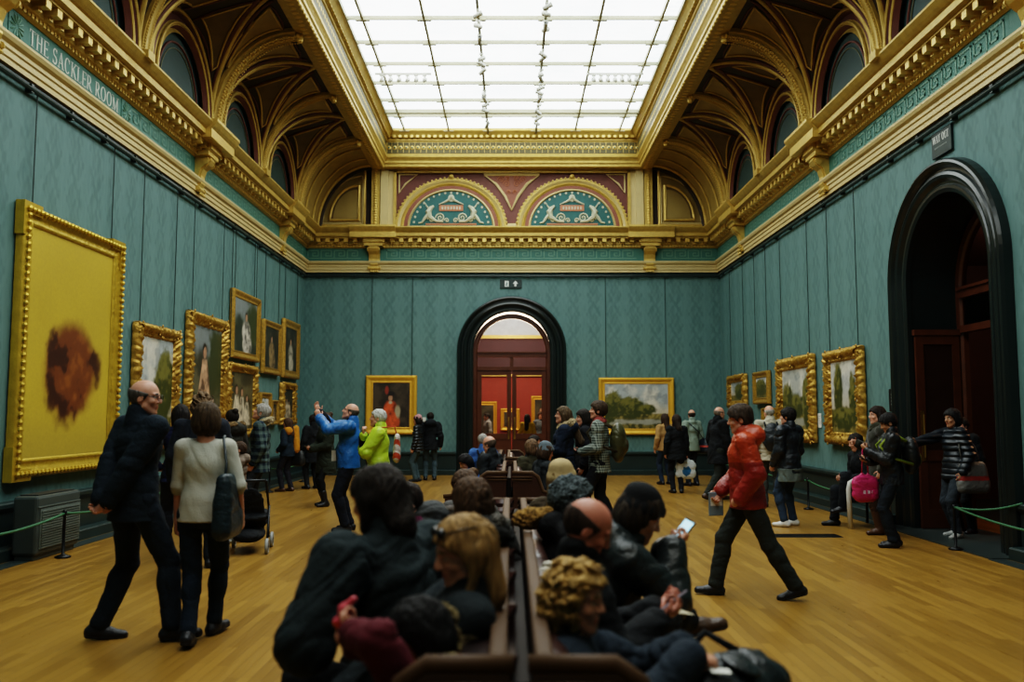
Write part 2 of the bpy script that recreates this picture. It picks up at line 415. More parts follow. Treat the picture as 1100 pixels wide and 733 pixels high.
for x in (-3.77, 3.77): console(Matrix.Translation((x, YB, 0)), 'c')
for y in BREAKS:
    console(Matrix.Translation((-XW, y, 0)) @ Matrix.Rotation(PI/2, 4, 'Z'), 'c')
    console(Matrix.Translation((XW, y, 0)) @ Matrix.Rotation(-PI/2, 4, 'Z'), 'c')

# ================================================================== COVED VAULT
VX, VZ0, BX, VZ1 = -5.3, 6.66, -3.84, 8.42
VA, VB = BX-VX, VZ1-VZ0
def cove(ph): return (VX+VA*(1-math.cos(ph)), VZ0+VB*math.sin(ph))
R_L, H_L = 1.33, 1.36
def groin(ph, s): x, z = cove(ph); return Vector((x, s*R_L*math.cos(ph), z))
def wallarch(ph, s): return Vector((VX, s*R_L*math.cos(ph), VZ0+H_L*math.sin(ph)))
def ribedge(ph, s): x, z = cove(ph); return Vector((x, s*1.5, z))
def bay():
    b = MB(); H = PI/2
    def lerp(p, q, t): return p+(q-p)*t
    CEN = Vector((-2.2, 0, 6.2))
    def inset(p, e): return p+(Vector((CEN.x, p.y*.6, CEN.z))-p).normalized()*e
    for s in (-1, 1):
        b.smooth = True
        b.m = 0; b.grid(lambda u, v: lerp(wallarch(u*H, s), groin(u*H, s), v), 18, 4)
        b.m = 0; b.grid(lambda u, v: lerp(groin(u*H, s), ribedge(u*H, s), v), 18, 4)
        # panels: severy triangle and pendentive kite
        def sev(u, v): ph = (.40+.50*u)*H; w = .5+(v-.5)*(.30+.36*u); return inset(lerp(wallarch(ph, s), groin(ph, s), w), .012)
        def pen(u, v): ph = (.40+.50*u)*H; w = .53+(v-.5)*(.10+.52*u); return inset(lerp(groin(ph, s), ribedge(ph, s), w), .012)
        b.m = 1; b.grid(sev, 10, 3); b.m = 2; b.grid(pen, 10, 3)
        def rim(fn, e, r, m, g=0.0):
            loop = [fn(u/10, -g) for u in range(11)]+[fn(1+g*.3, v/4) for v in range(1, 4)]+[fn(1-u/10, 1+g) for u in range(11)]
            b.m = m; b.tube([inset(p, e) for p in loop], r, 5, close=True)
        rim(sev, .01, .022, 3); rim(sev, .0, .02, 5, .22); rim(pen, .01, .026, 3); rim(pen, .0, .018, 5, .2)
        # groin ribs and rib-side mouldings
        G = [groin(H*k/20, s) for k in range(21)]
        b.m = 3; b.tube([inset(p, .02) for p in G], .045, 6)
        b.m = 4; b.tube([inset(lerp(groin(H*k/20, s), wallarch(H*k/20, s), .10), .0) for k in range(21)], .05, 5)
        b.m = 5; b.tube([inset(lerp(groin(H*k/20, s), ribedge(H*k/20, s), .14), .01) for k in range(20)], .03, 5)
        b.m = 3; b.tube([inset(lerp(groin(H*k/20, s), ribedge(H*k/20, s), .28), .0) for k in range(16)], .02, 5)
    # lunette on the wall: concentric bands and the deep teal field
    def ring(k, x): return [Vector((VX+x, R_L*k*math.cos(PI*t/24), VZ0+H_L*k*math.sin(PI*t/24))) for t in range(25)]
    b.smooth = True
    for (k0, k1, x0, x1, m) in ((1.0, .95, .0, .06, 3), (.95, .93, .06, .0, 4), (.93, .86, .0, .03, 5), (.86, .80, .03, .07, 3), (.80, .77, .07, -.02, 4), (.77, .72, -.02, .02, 3)):
        A, B2 = ring(k0, x0), ring(k1, x1); b.m = m
        b.add(A+B2, [(i, i+1, 26+i, 25+i) for i in range(24)])
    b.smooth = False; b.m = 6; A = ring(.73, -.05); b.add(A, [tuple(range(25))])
    b.m = 3; b.tube(ring(.985, .06), .03, 6); b.tube(ring(.83, .07), .025, 6); b.m = 5; b.tube(ring(.62, -.04), .02, 5); b.m = 7; b.tube(ring(.55, -.04), .008, 5)
    # spandrel wall above the lunettes is the vault itself; little sill below
    b.m = 3; b.box(VX-.05, VX+.10, -1.5, 1.5, VZ0-.02, VZ0+.05)
    return b
VMATS = [M_black, M_brown, M_olive, M_gold, M_maroon, M_maroon, mat('very_dark_teal_lunette', (.006, .034, .034), .6, 0, .3, 9, .1, 40), mat('dull_gilt_line', (.16, .15, .08), .6)]  # side lunettes take a darker teal than those on the end wall
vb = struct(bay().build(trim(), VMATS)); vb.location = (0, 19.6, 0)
def place(o0, y, flip):
    o = o0.copy(); C.objects.link(o); o.name = trim(); o.location = (0, y, 0); o.scale = (-1 if flip else 1, 1, 1); return o
BAYS = [19.6-3*k for k in range(8)]
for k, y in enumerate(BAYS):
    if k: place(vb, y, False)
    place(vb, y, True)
def ribmesh(w, broad):
    b = MB(); n = 26; b.smooth = False
    path = []
    for k in range(n+1):
        ph = PI/2*k/n; x, z = cove(ph); nx, nz = -math.cos(ph)/VA, math.sin(ph)/VB; L = math.hypot(nx, nz); nx, nz = -nx/L, -nz/L
        path.append(((x, 0, z), (0, 1, 0), (nx, 0, nz)))
    e = .13 if broad else .09
    b.m = 0; b.sweep(path, [(-w, -.03), (-w, e*.6), (-w*.8, e*.7), (-w*.72, e), (-w*.6, e*.75), (w*.6, e*.75), (w*.72, e), (w*.8, e*.7), (w, e*.6), (w, -.03)])
    # guilloche of overlapping rings or a row of beads on the soffit
    b.m = 1; N = 46 if broad else 60
    for k in range(N):
        ph = PI/2*(k+.5)/N; x, z = cove(ph); nx, nz = math.cos(ph)/VA, -math.sin(ph)/VB; L = math.hypot(nx, nz)
        c = Vector((x+nx/L*e*.8, 0, z+nz/L*e*.8))
        if broad:
            for s in (-1, 1): b.sphere((c.x, s*w*.33*(1 if k % 2 else .6), c.z), .034, 6)
            for s in (-1, 1): b.sphere((c.x+nx/L*.03, s*w*.86, c.z+nz/L*.03-.02), .018, 5)
        else:
            for s in (-1, 1): b.sphere((c.x, s*w*.75, c.z), .018, 5)
    b.m = 0; b.box(VX-.05, VX+.16, -w*1.15, w*1.15, VZ0-.02, VZ0+.10)
    b.m = 1
    b.sphere((BX+.03, 0, VZ1-.10), .085, 8); b.sphere((BX+.06, 0, VZ1-.17), .05, 8)
    for k in range(6): b.sphere((BX+.03, .085*math.cos(k*PI/3), VZ1-.10+.085*math.sin(k*PI/3)), .035, 6)
    return b
rb_ = struct(ribmesh(.17, True).build(trim(), [M_gold, M_gold_hi])); rb_.location = (0, 21.1, 0)
rt_ = struct(ribmesh(.10, False).build(trim(), [M_gold, M_gold_hi])); rt_.location = (0, 18.1, 0)
for k in range(8):
    y = 21.1-3*k; src = rb_ if k % 2 == 0 else rt_
    if k > 1: place(src, y, False)
    place(src, y, True)
# plain quarter barrel between the last rib and the end walls
for (y0, y1) in ((21.2, YB), (YF, -2.75+.0)):
    for s in (-1, 1):
        b = MB(); b.smooth = True
        if y0 < y1:
            b.m = 0; b.grid(lambda u, v: (s*cove(u*PI/2)[0]*1, y0+(y1-y0)*v, cove(u*PI/2)[1]), 20, 2)
            for (t, r, m) in ((.30, .03, 1), (.62, .03, 1), (.85, .05, 1), (.97, .06, 2)):
                yy = y0+(y1-y0)*t; b.m = m
                b.tube([(s*(cove(k*PI/40)[0]+.02), yy, cove(k*PI/40)[1]-.01) for k in range(21)], r, 6)
            struct(b.build(trim(), [M_olive, M_gold, M_black]))

# beams round the laylight
ZS = 9.32; SX = 3.24; SY1 = 23.26; SY0 = 0.6
PB = [(-.36, 9.5), (-.36, 8.38), (-.34, 8.36), (-.02, 8.36), (0, 8.38), (0, 8.44), (.03, 8.47), (.03, 8.53), (.06, 8.58), (.09, 8.62), (.09, 8.68), (.06, 8.70), (.06, 9.05), (.09, 9.07), (.09, 9.12), (.15, 9.15), (.19, 9.21), (.22, 9.25), (.27, 9.30), (.27, 9.36)]
for s in (-1, 1):
    b = MB(); b.sweep([((s*3.50, y, 0), (-s, 0, 0), (0, 0, 1)) for y in (YF, YB)], PB)
    o = struct(b.build(trim(), M_gold))
    b = MB()
    for k in range(170):
        y = YF+.2+k*.155
        b.box(min(s*3.41, s*3.34), max(s*3.41, s*3.34), y, y+.08, 9.135, 9.20)
        b.sphere((s*3.435, y+.04, 8.88), .052, 6, (.3, 1, 1))
        b.sphere((s*3.44, y+.115, 8.80), .03, 5, (.3, 1, 1)); b.sphere((s*3.44, y+.115, 8.96), .03, 5, (.3, 1, 1))
        b.sphere((s*3.66, y+.04, 8.355), .045, 6, (1.6, 1, .35)); b.sphere((s*3.52, y+.04, 8.36), .03, 5)
    struct(b.build(trim(), M_gold_hi))
    b = MB(); b.box(min(s*3.445, s*3.43), max(s*3.445, s*3.43), YF, YB, 8.72, 9.03); struct(b.build(trim(), mat('dark_olive_frieze', (.10, .085, .03), .55)))
for (yy, d) in ((23.43, -1), (SY0-.1, 1)):
    b = MB(); b.sweep([((x, yy, 0), (0, d, 0), (0, 0, 1)) for x in (-3.5, 3.5)], PB); struct(b.build(trim(), M_gold))
b = MB(); b.m = 1
for k in range(44):
    x = -3.4+k*.158
    b.m = 0; b.box(x, x+.08, 23.24, 23.34, 9.135, 9.20)
    b.sphere((x+.04, 23.36, 8.88), .06, 8, (1, .3, 1)); b.m = 1; b.sphere((x+.04, 23.345, 8.88), .03, 6, (1, .4, 1))
    b.m = 0; b.box(x+.113, x+.125, 23.35, 23.37, 8.74, 9.02)
struct(b.build(trim(), [M_gold_hi, M_lunette])); b = MB(); b.box(-3.4, 3.4, 23.365, 23.375, 8.72, 9.03); struct(b.build(trim(), mat('dark_olive_frieze', (.10, .085, .03), .55)))
# flat ceiling over the part of the room behind the laylight
b = MB(); b.box(-3.5, 3.5, YF, SY0-.1, 9.3, 9.4); struct(b.build('ceiling', M_olive))

# laylight: glazing bars and glowing panes
def sky_mat():
    m = bpy.data.materials.new('daylit_diffusing_glass'); n = NT(m); co = n.coord(); x, y, z = n.xyz(co)
    st = n.math('SINE', n.math('MULTIPLY', y, 34.0)); bl = n.noise(.7, 3)
    edge = n.math('GREATER_THAN', n.math('ABSOLUTE', x), 2.9)
    stripes = n.math('MULTIPLY', n.math('GREATER_THAN', n.noise(3.0, 5), .52), n.math('MULTIPLY_ADD', st, .5, .5))
    f = n.math('MINIMUM', n.math('ADD', n.math('MULTIPLY', stripes, n.math('MULTIPLY_ADD', edge, .6, .22)), n.ramp(bl, .45, .9)), 1.0)
    n.b.inputs['Base Color'].default_value = (.02, .02, .02, 1); n.b.inputs['Roughness'].default_value = .6
    n.l.new(n.mix(f, (.95, 1.0, .985, 1), (.62, .74, .75, 1)), n.b.inputs['Emission Color'])
    n.b.inputs['Emission Strength'].default_value = SKY_E; return m
SKY_E = 4.6
win = struct(empty('window_1', (0, (SY0+SY1)/2, ZS)))
BARX = [-3.24, -2.92, -1.72, -.65, .65, 1.72, 2.92, 3.24]
BARY = [23.2-1.115*k for k in range(19)]
b = MB()
b.add([(-3.26, SY0-.1, ZS+.06), (3.26, SY0-.1, ZS+.06), (3.26, 23.3, ZS+.06), (-3.26, 23.3, ZS+.06)], [(0, 1, 2, 3)])
o = b.build('pane', sky_mat(), win); o.location = (0, -(SY0+SY1)/2, -ZS)
b = MB()
for x in BARX: b.box(x-.022, x+.022, SY0-.1, 23.3, ZS-.03, ZS+.055)
for y in BARY:
    if y < SY0: break
    b.box(-3.26, 3.26, y-.02, y+.02, ZS-.02, ZS+.055)
for y in (21.75,): b.box(-3.26, 3.26, y-.05, y+.05, ZS-.05, ZS+.05)
for x in BARX[1:-1]:
    for y in BARY: b.box(x-.14, x+.14, y-.035, y+.035, ZS-.04, ZS+.05)
o = b.build('glazing_bar', mat('olive_painted_steel', (.42, .40, .27), .5, .1, .15, 5, 0), win); o.location = (0, -(SY0+SY1)/2, -ZS)

# ================================================================== BACK WALL DECORATION ABOVE THE CORNICE
yb = YB-.02
b = MB()
def rect(b, x0, x1, z0, z1, d=.0, t=.04):
    b.box(x0, x1, YB-d-t, YB, z0, z1)
b.m = 0; rect(b, -5.3, 5.3, 6.68, 8.5, 0, .012)
b.m = 1; rect(b, -3.41, 3.41, 6.7, 8.5, .01, .01)
b.m = 2
for (x0, x1) in ((-3.41, -3.25), (3.25, 3.41)): rect(b, x0, x1, 6.7, 8.5, 0, .09)
rect(b, -3.41, 3.41, 8.34, 8.5, 0, .09)
b.m = 3
for (x0, x1) in ((-3.27, -3.19), (3.19, 3.27)): rect(b, x0, x1, 6.7, 8.36, 0, .12)
rect(b, -3.25, 3.25, 8.28, 8.36, 0, .12)
for sx in (-1, 1):
    b.m = 2; rect(b, *sorted((sx*3.41, sx*3.62)), 6.7, 8.5, 0, .16); b.m = 3; rect(b, *sorted((sx*3.64, sx*3.86)), 6.7, 8.5, 0, .20)
    b.m = 4
    for k in range(24): b.sphere((sx*3.75, YB-.21, 6.78+k*.07), .045, 6, (1.3, .5, .8))
struct(b.build(trim(), [M_black, M_maroon, M_cream, M_gold, M_gold_hi]))
def arc_band(b, cx, r0, r1, z0, d0, d1, sz=.92, n=36, a0=0, a1=PI):
    vs = []
    for r, d in ((r0, d0), (r1, d1)):
        for k in range(n+1):
            t = a0+(a1-a0)*k/n; vs.append((cx+r*math.cos(t), YB-d, z0+r*sz*math.sin(t)))
    b.add(vs, [(k, k+1, n+2+k, n+1+k) for k in range(n)])
for cx in (-1.68, 1.66):
    b = MB(); b.smooth = False
    for (r0, r1, d0, d1, m) in ((1.55, 1.52, .03, .10, 0), (1.52, 1.47, .10, .10, 1), (1.47, 1.40, .10, .05, 0), (1.40, 1.36, .05, .09, 1), (1.36, 1.31, .09, .05, 1), (1.31, 1.21, .05, .05, 2), (1.21, 1.17, .05, .08, 0), (1.17, 1.15, .08, .03, 0)):
        b.m = m; arc_band(b, cx, r0, r1, 6.72, d0, d1)
    b.m = 3
    vs = [(cx+1.16*math.cos(PI*k/36), YB-.03, 6.78+1.05*math.sin(PI*k/36)) for k in range(37)]; b.add(vs, [tuple(range(37))])
    b.m = 0; b.box(cx-1.2, cx+1.2, YB-.07, YB, 6.70, 6.80)
    b.m = 1
    for k in range(40):
        t = PI*(k+.5)/40; b.sphere((cx+1.535*math.cos(t), YB-.10, 6.72+1.535*.92*math.sin(t)), .035, 5, (1, .5, 1))
    b.sphere((cx, YB-.12, 8.17), .07, 8)
    # pale stencilled scrollwork either side of a small plaque
    yq = YB-.045; b.m = 4
    for k in range(19):
        t = PI*(k+.7)/19.4; b.sphere((cx+1.03*math.cos(t), yq, 6.80+.93*math.sin(t)), .035, 6, (1, .15, 1))
    for s in (-1, 1):
        for (px, pz, r0, turns, w) in ((.30, 7.03, .13, 1.8, .014), (.55, 6.98, .10, 1.6, .012), (.12, 6.95, .07, 1.4, .012)):
            b.tube([(cx+s*(px+r0*(1-t/24)*math.cos(turns*2*PI*t/24)), yq, pz+r0*(1-t/24)*math.sin(turns*2*PI*t/24)) for t in range(24)], w*1.5, 5)
        b.tube([(cx+s*x, yq, z) for (x, z) in ((.22, 6.92), (.4, 6.93), (.58, 7.04), (.63, 7.20), (.56, 7.30), (.48, 7.36))], [.025, .035, .065, .085, .06, .03], 6)
        b.tube([(cx+s*x, yq, z) for (x, z) in ((.63, 7.12), (.72, 7.02), (.80, 6.90), (.90, 6.88))], [.055, .045, .03, .02], 6)
        b.tube([(cx+s*x, yq, z) for (x, z) in ((.58, 7.24), (.68, 7.36), (.72, 7.44))], [.03, .02, .01], 6)
        b.tube([(cx+s*x, yq, z) for (x, z) in ((.0, 7.62), (.08, 7.52), (.2, 7.46), (.34, 7.40))], [.05, .04, .025, .015], 6)
    b.sphere((cx, yq, 7.58), .09, 8, (1, .15, 1.2))
    b.m = 5; b.box(cx-.33, cx+.33, YB-.05, YB, 7.22, 7.38); b.m = 5; b.box(cx-.7, cx+.7, YB-.05, YB, 6.83, 6.87)
    b.m = 4
    for k in range(7): b.box(cx-.26+k*.08, cx-.22+k*.08, YB-.056, YB, 7.26, 7.34)
    struct(b.build(trim(), [M_cream, M_gold, M_maroon_hi, M_lunette, M_white_ornament, M_salmon]))
# spandrels with gold borders and a red arabesque
b = MB()
def tri(b, P, m, d):
    b.m = m; b.add([(x, YB-d, z) for (x, z) in P], [tuple(range(len(P)))])
for s in (-1, 1):
    P = [(s*3.12, 8.24), (s*2.62, 8.24), (s*2.95, 7.98), (s*3.12, 7.72)]
    b.m = 1; b.tube([(x, YB-.04, z) for (x, z) in P], .03, 5, close=True); tri(b, [(x*.992, z-.01) for (x, z) in P], 0, .03)
P = [(-.78, 8.24), (.76, 8.24), (.42, 7.98), (.16, 7.62), (-.01, 7.25), (-.18, 7.62), (-.44, 7.98)]
b.m = 1; b.tube([(x, YB-.04, z) for (x, z) in P], .04, 5, close=True); tri(b, P, 2, .03)
b.m = 3
for s in (-1, 1):
    for (px, pz, r0) in ((.14, 7.98, .10), (.30, 8.10, .09), (.08, 7.75, .06), (.12, 8.14, .07)):
        b.tube([(-.01+s*(px+r0*(1-t/20)*math.cos(1.6*2*PI*t/20)), YB-.045, pz+r0*(1-t/20)*math.sin(1.6*2*PI*t/20)) for t in range(20)], .012, 5)
b.m = 1; b.box(-.13, .11, YB-.09, YB, 6.70, 6.86)
struct(b.build(trim(), [M_maroon, M_cream, M_maroon_hi, M_salmon]))
# quarter panels in the end of each cove
for s in (-1, 1):
    b = MB()
    def quarter(k, d, m, tube=None):
        cx, cz = 4.06, 6.80; w, h = 1.28*k, 1.56*k; ox, oz = (1-k)*.42, (1-k)*.42
        P = [(cx+ox, cz+oz)]+[(cx+ox+w*math.cos(PI/2*t/16), cz+oz+h*math.sin(PI/2*t/16)) for t in range(17)]
        P = [(s*x, z) for (x, z) in P]; b.m = m
        if tube: b.tube([(x, YB-d, z) for (x, z) in P], tube, 6, close=True)
        else: b.add([(x, YB-d, z) for (x, z) in P], [tuple(range(len(P)))])
    quarter(1.0, .05, 0); quarter(1.0, .07, 1, .045); quarter(.86, .06, 2, .03); quarter(.62, .06, 3); quarter(.62, .07, 1, .04); quarter(.52, .07, 0)
    struct(b.build(trim(), [mat('pale_olive_gilt', (.34, .25, .085), .5, .15, .15, 5, .1, 40), M_gold_hi, M_cream, M_brown]))
# ================================================================== DOORWAYS AND WHAT LIES BEYOND
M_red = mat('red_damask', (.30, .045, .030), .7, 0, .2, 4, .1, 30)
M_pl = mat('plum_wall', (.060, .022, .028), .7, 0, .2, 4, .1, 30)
def door_set(name, to3, r, zs, d, leafz, leaves):
    """timber frame, transom and glazed fanlight in an arched opening; leaves: list of (hinge a0, a1)"""
    root = struct(empty(name, (0, 0, 0)))
    def bx(b, a0, a1, z0, z1, d0, d1):
        vs = [to3(a, dd, z) for z in (z0, z1) for dd in (d0, d1) for a in (a0, a1)]
        b.add(vs, [(0, 2, 3, 1), (4, 5, 7, 6), (0, 1, 5, 4), (2, 6, 7, 3), (0, 4, 6, 2), (1, 3, 7, 5)])
    b = MB(); n = 28; vs = []
    for (cx, cz, z0) in [(-1, 0, 0)]+[(-math.cos(PI*k/n), math.sin(PI*k/n), zs) for k in range(n+1)]+[(1, 0, 0)]:
        for (rr, dd) in ((r, d), (r-.10, d), (r-.13, d+.03), (r-.13, d+.10), (r, d+.10)): vs.append(to3(cx*rr, dd, z0+cz*rr))
    b.add(vs, [(i*5+j, i*5+j+1, (i+1)*5+j+1, (i+1)*5+j) for i in range(n+2) for j in range(4)])
    w = r-.12
    bx(b, -w, w, zs-.13, zs-.02, d-.03, d+.10); bx(b, -w, w, zs-.02, zs+.02, d-.06, d+.10)
    bx(b, -w, w, leafz, leafz+.10, d-.02, d+.10)
    bx(b, -.05, .05, leafz+.1, zs-.13, d, d+.08)
    b.build('door_frame', M_wood, root)
    b = MB(); vs = [to3((r-.13)*math.cos(PI*k/24), d+.05, zs+(r-.13)*math.sin(PI*k/24)) for k in range(25)]; b.add(vs, [tuple(range(25))])
    for s in (-1, 1): bx(b, min(s*.05, s*w), max(s*.05, s*w), leafz+.1, zs-.13, d+.045, d+.05)
    b.build('fanlight_glass', glassmat(), root)
    for (a0, a1) in leaves:
        b = MB(); s = .12
        bx(b, a0, a0+s, 0.02, leafz, d+.01, d+.07); bx(b, a1-s, a1, 0.02, leafz, d+.01, d+.07)
        for (z0, z1) in ((.02, .28), (.95, 1.10), (leafz-.13, leafz)): bx(b, a0+s, a1-s, z0, z1, d+.01, d+.07)
        bx(b, a0+s+.0, a1-s, .28, .95, d+.03, d+.05)
        lf = b.build('door_leaf', M_wood, root)
        b = MB(); bx(b, a0+s, a1-s, 1.10, leafz-.13, d+.037, d+.043); b.build('pane', glassmat(), lf)
        b = MB(); h = a1-.07 if abs(a1) < abs(a0) else a0+.07
        bx(b, h-.02, h+.02, .95, 1.55, d-.005, d+.01); b.tube([to3(h, d-.05, 1.05), to3(h, d-.05, 1.45)], .012, 8); b.build('door_handle', mat('brass', (.45, .30, .08), .3, .9, .1, 9, 0), lf)
    return root
door_set('door_1', t_back, BD_R-.003, BD_ZS-.05, .12, 2.82, [(-.94, -.01), (.01, .94)])
# red gallery beyond the back doorway
b = MB(); b.box(-5, 5, 32, 32.2, 0, 3.05); b.box(-5.2, -5, YB+.6, 32, 0, 3.05); b.box(5, 5.2, YB+.6, 32, 0, 3.05); struct(b.build('wall_back', M_red))
b = MB(); b.box(-5, 5, 31.9, 32.2, 3.05, 4.45); b.box(-5.2, -4.9, YB+.6, 32, 3.05, 6.2); b.box(4.9, 5.2, YB+.6, 32, 3.05, 6.2); struct(b.build(trim(), M_pl)); b = MB(); b.box(-5, 5, 31.86, 32.0, 3.02, 3.09); b.box(-5, 5, 31.8, 32.0, 4.40, 4.52); struct(b.build(trim(), M_gold))
b = MB(); b.box(-5, 5, 31.95, 32.2, 4.45, 6.2); struct(b.build('wall_back', mat('pale_blue_coving', (.50, .56, .60), .7)))
b = MB(); b.box(-5.2, 5.2, YB+.55, 32.2, 6.2, 6.3); struct(b.build('ceiling', mat('pale_blue_coving', (.50, .56, .60), .7)))
b = MB(); b.box(-5.2, 5.2, YB+.9, 32.2, -.1, 0); struct(b.build('floor', floor_mat()))
# dim lobby beyond the side doorway
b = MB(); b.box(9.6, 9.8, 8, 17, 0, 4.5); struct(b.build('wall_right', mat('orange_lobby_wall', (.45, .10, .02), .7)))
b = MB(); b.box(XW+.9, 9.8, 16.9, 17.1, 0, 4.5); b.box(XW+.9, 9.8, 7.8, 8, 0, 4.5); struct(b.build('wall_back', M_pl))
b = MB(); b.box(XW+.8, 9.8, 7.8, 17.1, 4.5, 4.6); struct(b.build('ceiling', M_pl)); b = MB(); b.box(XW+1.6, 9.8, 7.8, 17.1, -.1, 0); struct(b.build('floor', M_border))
d2 = door_set('door_2', t_right, RD_R-.003, RD_ZS-.05, .66, 2.75, [(.02, .96)])
# the other leaf stands folded back against the far side of the reveal
b = MB()
yy = RD_Y+RD_R-.10
b.box(5.72, 5.83, yy, yy+.055, .02, 2.72); b.box(6.24, 6.34, yy, yy+.055, .02, 2.72)
for (z0, z1) in ((.02, .28), (.95, 1.10), (2.59, 2.72)): b.box(5.83, 6.24, yy, yy+.055, z0, z1)
b.box(5.83, 6.24, yy+.02, yy+.04, .28, .95); b.box(5.70, 6.36, yy-.02, yy+.06, 2.72, 2.80)
lf = b.build('door_leaf', M_wood, d2)
b = MB(); b.box(5.83, 6.24, yy+.025, yy+.032, 1.10, 2.59); b.build('pane', mat('dark_wood_panel', (.03, .012, .007), .3, 0, .3, 5, .05), lf)
b = MB(); b.tube([(5.775, yy-.05, 1.0), (5.775, yy-.05, 1.6)], .013, 8); b.box(5.75, 5.80, yy-.012, yy, .95, 1.65); b.build('door_handle', mat('brass', (.45, .30, .08), .3, .9, .1, 9, 0), lf)

# ================================================================== SIGNS AND LETTERING
def serif_text(txt, h, cx, weight=.15):
    """flat serif capitals in the x-z plane, centred on cx, base line z = 0"""
    b = MB(); W = h*weight; tn = W*.38
    def line(x0, z0, x1, z1, w):
        d = Vector((x1-x0, z1-z0)); d.normalize(); nx, nz = -d.y*w/2, d.x*w/2
        q = [(x0+nx, z0+nz), (x1+nx, z1+nz), (x1-nx, z1-nz), (x0-nx, z0-nz)]
        b.add([(x, -.004, z) for (x, z) in q], [(0, 1, 2, 3)])
    def ser(x, z, l=None): l = l or W*1.9; line(x-l/2, z, x+l/2, z, tn)
    def arcw(c, rx, rz, a0, a1, w0, w1, n=16):
        P = []
        for k in range(n+1):
            t = a0+(a1-a0)*k/n; w = w1+(w0-w1)*abs(math.cos(t))
            P.append(((c[0]+(rx+w/2)*math.cos(t), c[1]+(rz+w/2)*math.sin(t)), (c[0]+(rx-w/2)*math.cos(t), c[1]+(rz-w/2)*math.sin(t))))
        for (p, q) in zip(P[:-1], P[1:]): b.add([(x, -.004, z) for (x, z) in (p[0], q[0], q[1], p[1])], [(0, 1, 2, 3)])
    def letter(c, x):
        e = tn/2; T = h-e
        if c == 'T':
            w = .62*h; line(x+w/2, 0, x+w/2, h, W); line(x, T, x+w, T, tn); ser(x+w/2, e); line(x+e, T, x+e, T-.16*h, tn); line(x+w-e, T, x+w-e, T-.16*h, tn)
        elif c == 'H':
            w = .70*h; l, r = x+W*.8, x+w-W*.8; line(l, 0, l, h, W); line(r, 0, r, h, W); line(l, h*.52, r, h*.52, tn)
            for q in (l, r): ser(q, e); ser(q, T)
        elif c == 'E':
            w = .54*h; l = x+W*.8; line(l, 0, l, h, W); line(x, T, x+w, T, tn); line(x, e, x+w*1.05, e, tn); line(l, h*.52, x+w*.8, h*.52, tn)
            line(x+w, T+e, x+w, T-.15*h, tn); line(x+w*1.05, 0, x+w*1.05, .17*h, tn); line(x+w*.8, h*.45, x+w*.8, h*.6, tn)
        elif c in 'AV':
            w = .70*h; m = x+w/2; top, bot = (h, 0) if c == 'A' else (0, h)
            line(m, top, x+w-W*.5, bot, W); line(m, top, x+W*.6, bot, tn*1.2); ee = e if c == 'A' else T; ser(x+w-W*.5, ee); ser(x+W*.6, ee)
            if c == 'A': line(x+w*.27, h*.33, x+w*.74, h*.33, tn)
        elif c == 'K':
            w = .68*h; l = x+W*.8; line(l, 0, l, h, W); ser(l, e); ser(l, T); line(l, h*.42, x+w-W*.6, T, tn*1.2); line(x+w*.40, h*.58, x+w-W*.4, 0, W); ser(x+w-W*.4, e); ser(x+w-W*.6, T)
        elif c == 'L':
            w = .54*h; l = x+W*.8; line(l, 0, l, h, W); ser(l, T); line(x, e, x+w, e, tn); line(x+w, 0, x+w, .2*h, tn)
        elif c == 'R':
            w = .66*h; l = x+W*.8; line(l, 0, l, h, W); ser(l, e); line(x, T, x+w*.45, T, tn); line(l, h*.47, x+w*.45, h*.47, tn)
            arcw((x+w*.45, h*.735), w*.30, h*.25, -PI/2, PI/2, W, tn); line(x+w*.45, h*.47, x+w-W*.3, 0, W); ser(x+w-W*.1, e)
        elif c == 'M':
            w = .90*h; l, r, m = x+W*.6, x+w-W*.8, x+w*.48; line(l, 0, l, h, tn*1.2); line(r, 0, r, h, W); line(l, h, m, 0, W); line(m, 0, r, h, tn*1.2)
            for q in (l, r): ser(q, e)
            ser(l-W*.3, T); ser(r+W*.2, T)
        elif c in 'OC':
            w = .78*h if c == 'O' else .70*h
            a0, a1 = (0, 2*PI) if c == 'O' else (PI*.24, PI*1.76)
            arcw((x+w/2, h/2), w/2-W*.5, h/2-tn*.4, a0, a1, W, tn, 28)
            if c == 'C': line(x+w*.86, h*.98, x+w*.86, h*.70, tn*1.2)
        elif c == 'S':
            w = .50*h; arcw((x+w/2, h*.735), w*.36, h*.225, PI*.12, PI*1.5, W*.7, tn*1.5); arcw((x+w/2, h*.26), w*.40, h*.23, PI*.5, -PI*.9, W*.9, tn*1.5)
            line(x+w*.9, T, x+w*.9, h*.74, tn); line(x+w*.06, e, x+w*.06, h*.28, tn)
        elif c == 'W':
            w = 1.0*h
            for k, (p, q, ww) in enumerate(((0, .28, W), (.28, .5, tn*1.2), (.5, .75, W), (.75, 1, tn*1.2))): line(x+p*w, h if k % 2 == 0 else 0, x+q*w, 0 if k % 2 == 0 else h, ww)
            ser(x, T); ser(x+w, T); ser(x+w/2, T)
        elif c == 'Y':
            w = .68*h; line(x+w/2, 0, x+w/2, h*.45, W); line(x+W*.5, T, x+w/2, h*.42, W); line(x+w-W*.5, T, x+w/2, h*.42, tn*1.2); ser(x+w/2, e); ser(x+W*.5, T); ser(x+w-W*.5, T)
        elif c == 'U':
            w = .70*h; l, r = x+W*.7, x+w-W*.5; line(l, h*.3, l, h, W); line(r, h*.3, r, h, tn*1.2); arcw(((l+r)/2, h*.3), (r-l)/2, h*.28, PI, 2*PI, W*.8, tn); ser(l, T); ser(r, T)
        elif c == ' ': w = .30*h
        return w
    x = 0
    for ch in txt: x += letter(ch, x)+h*.13
    tot = x-h*.13
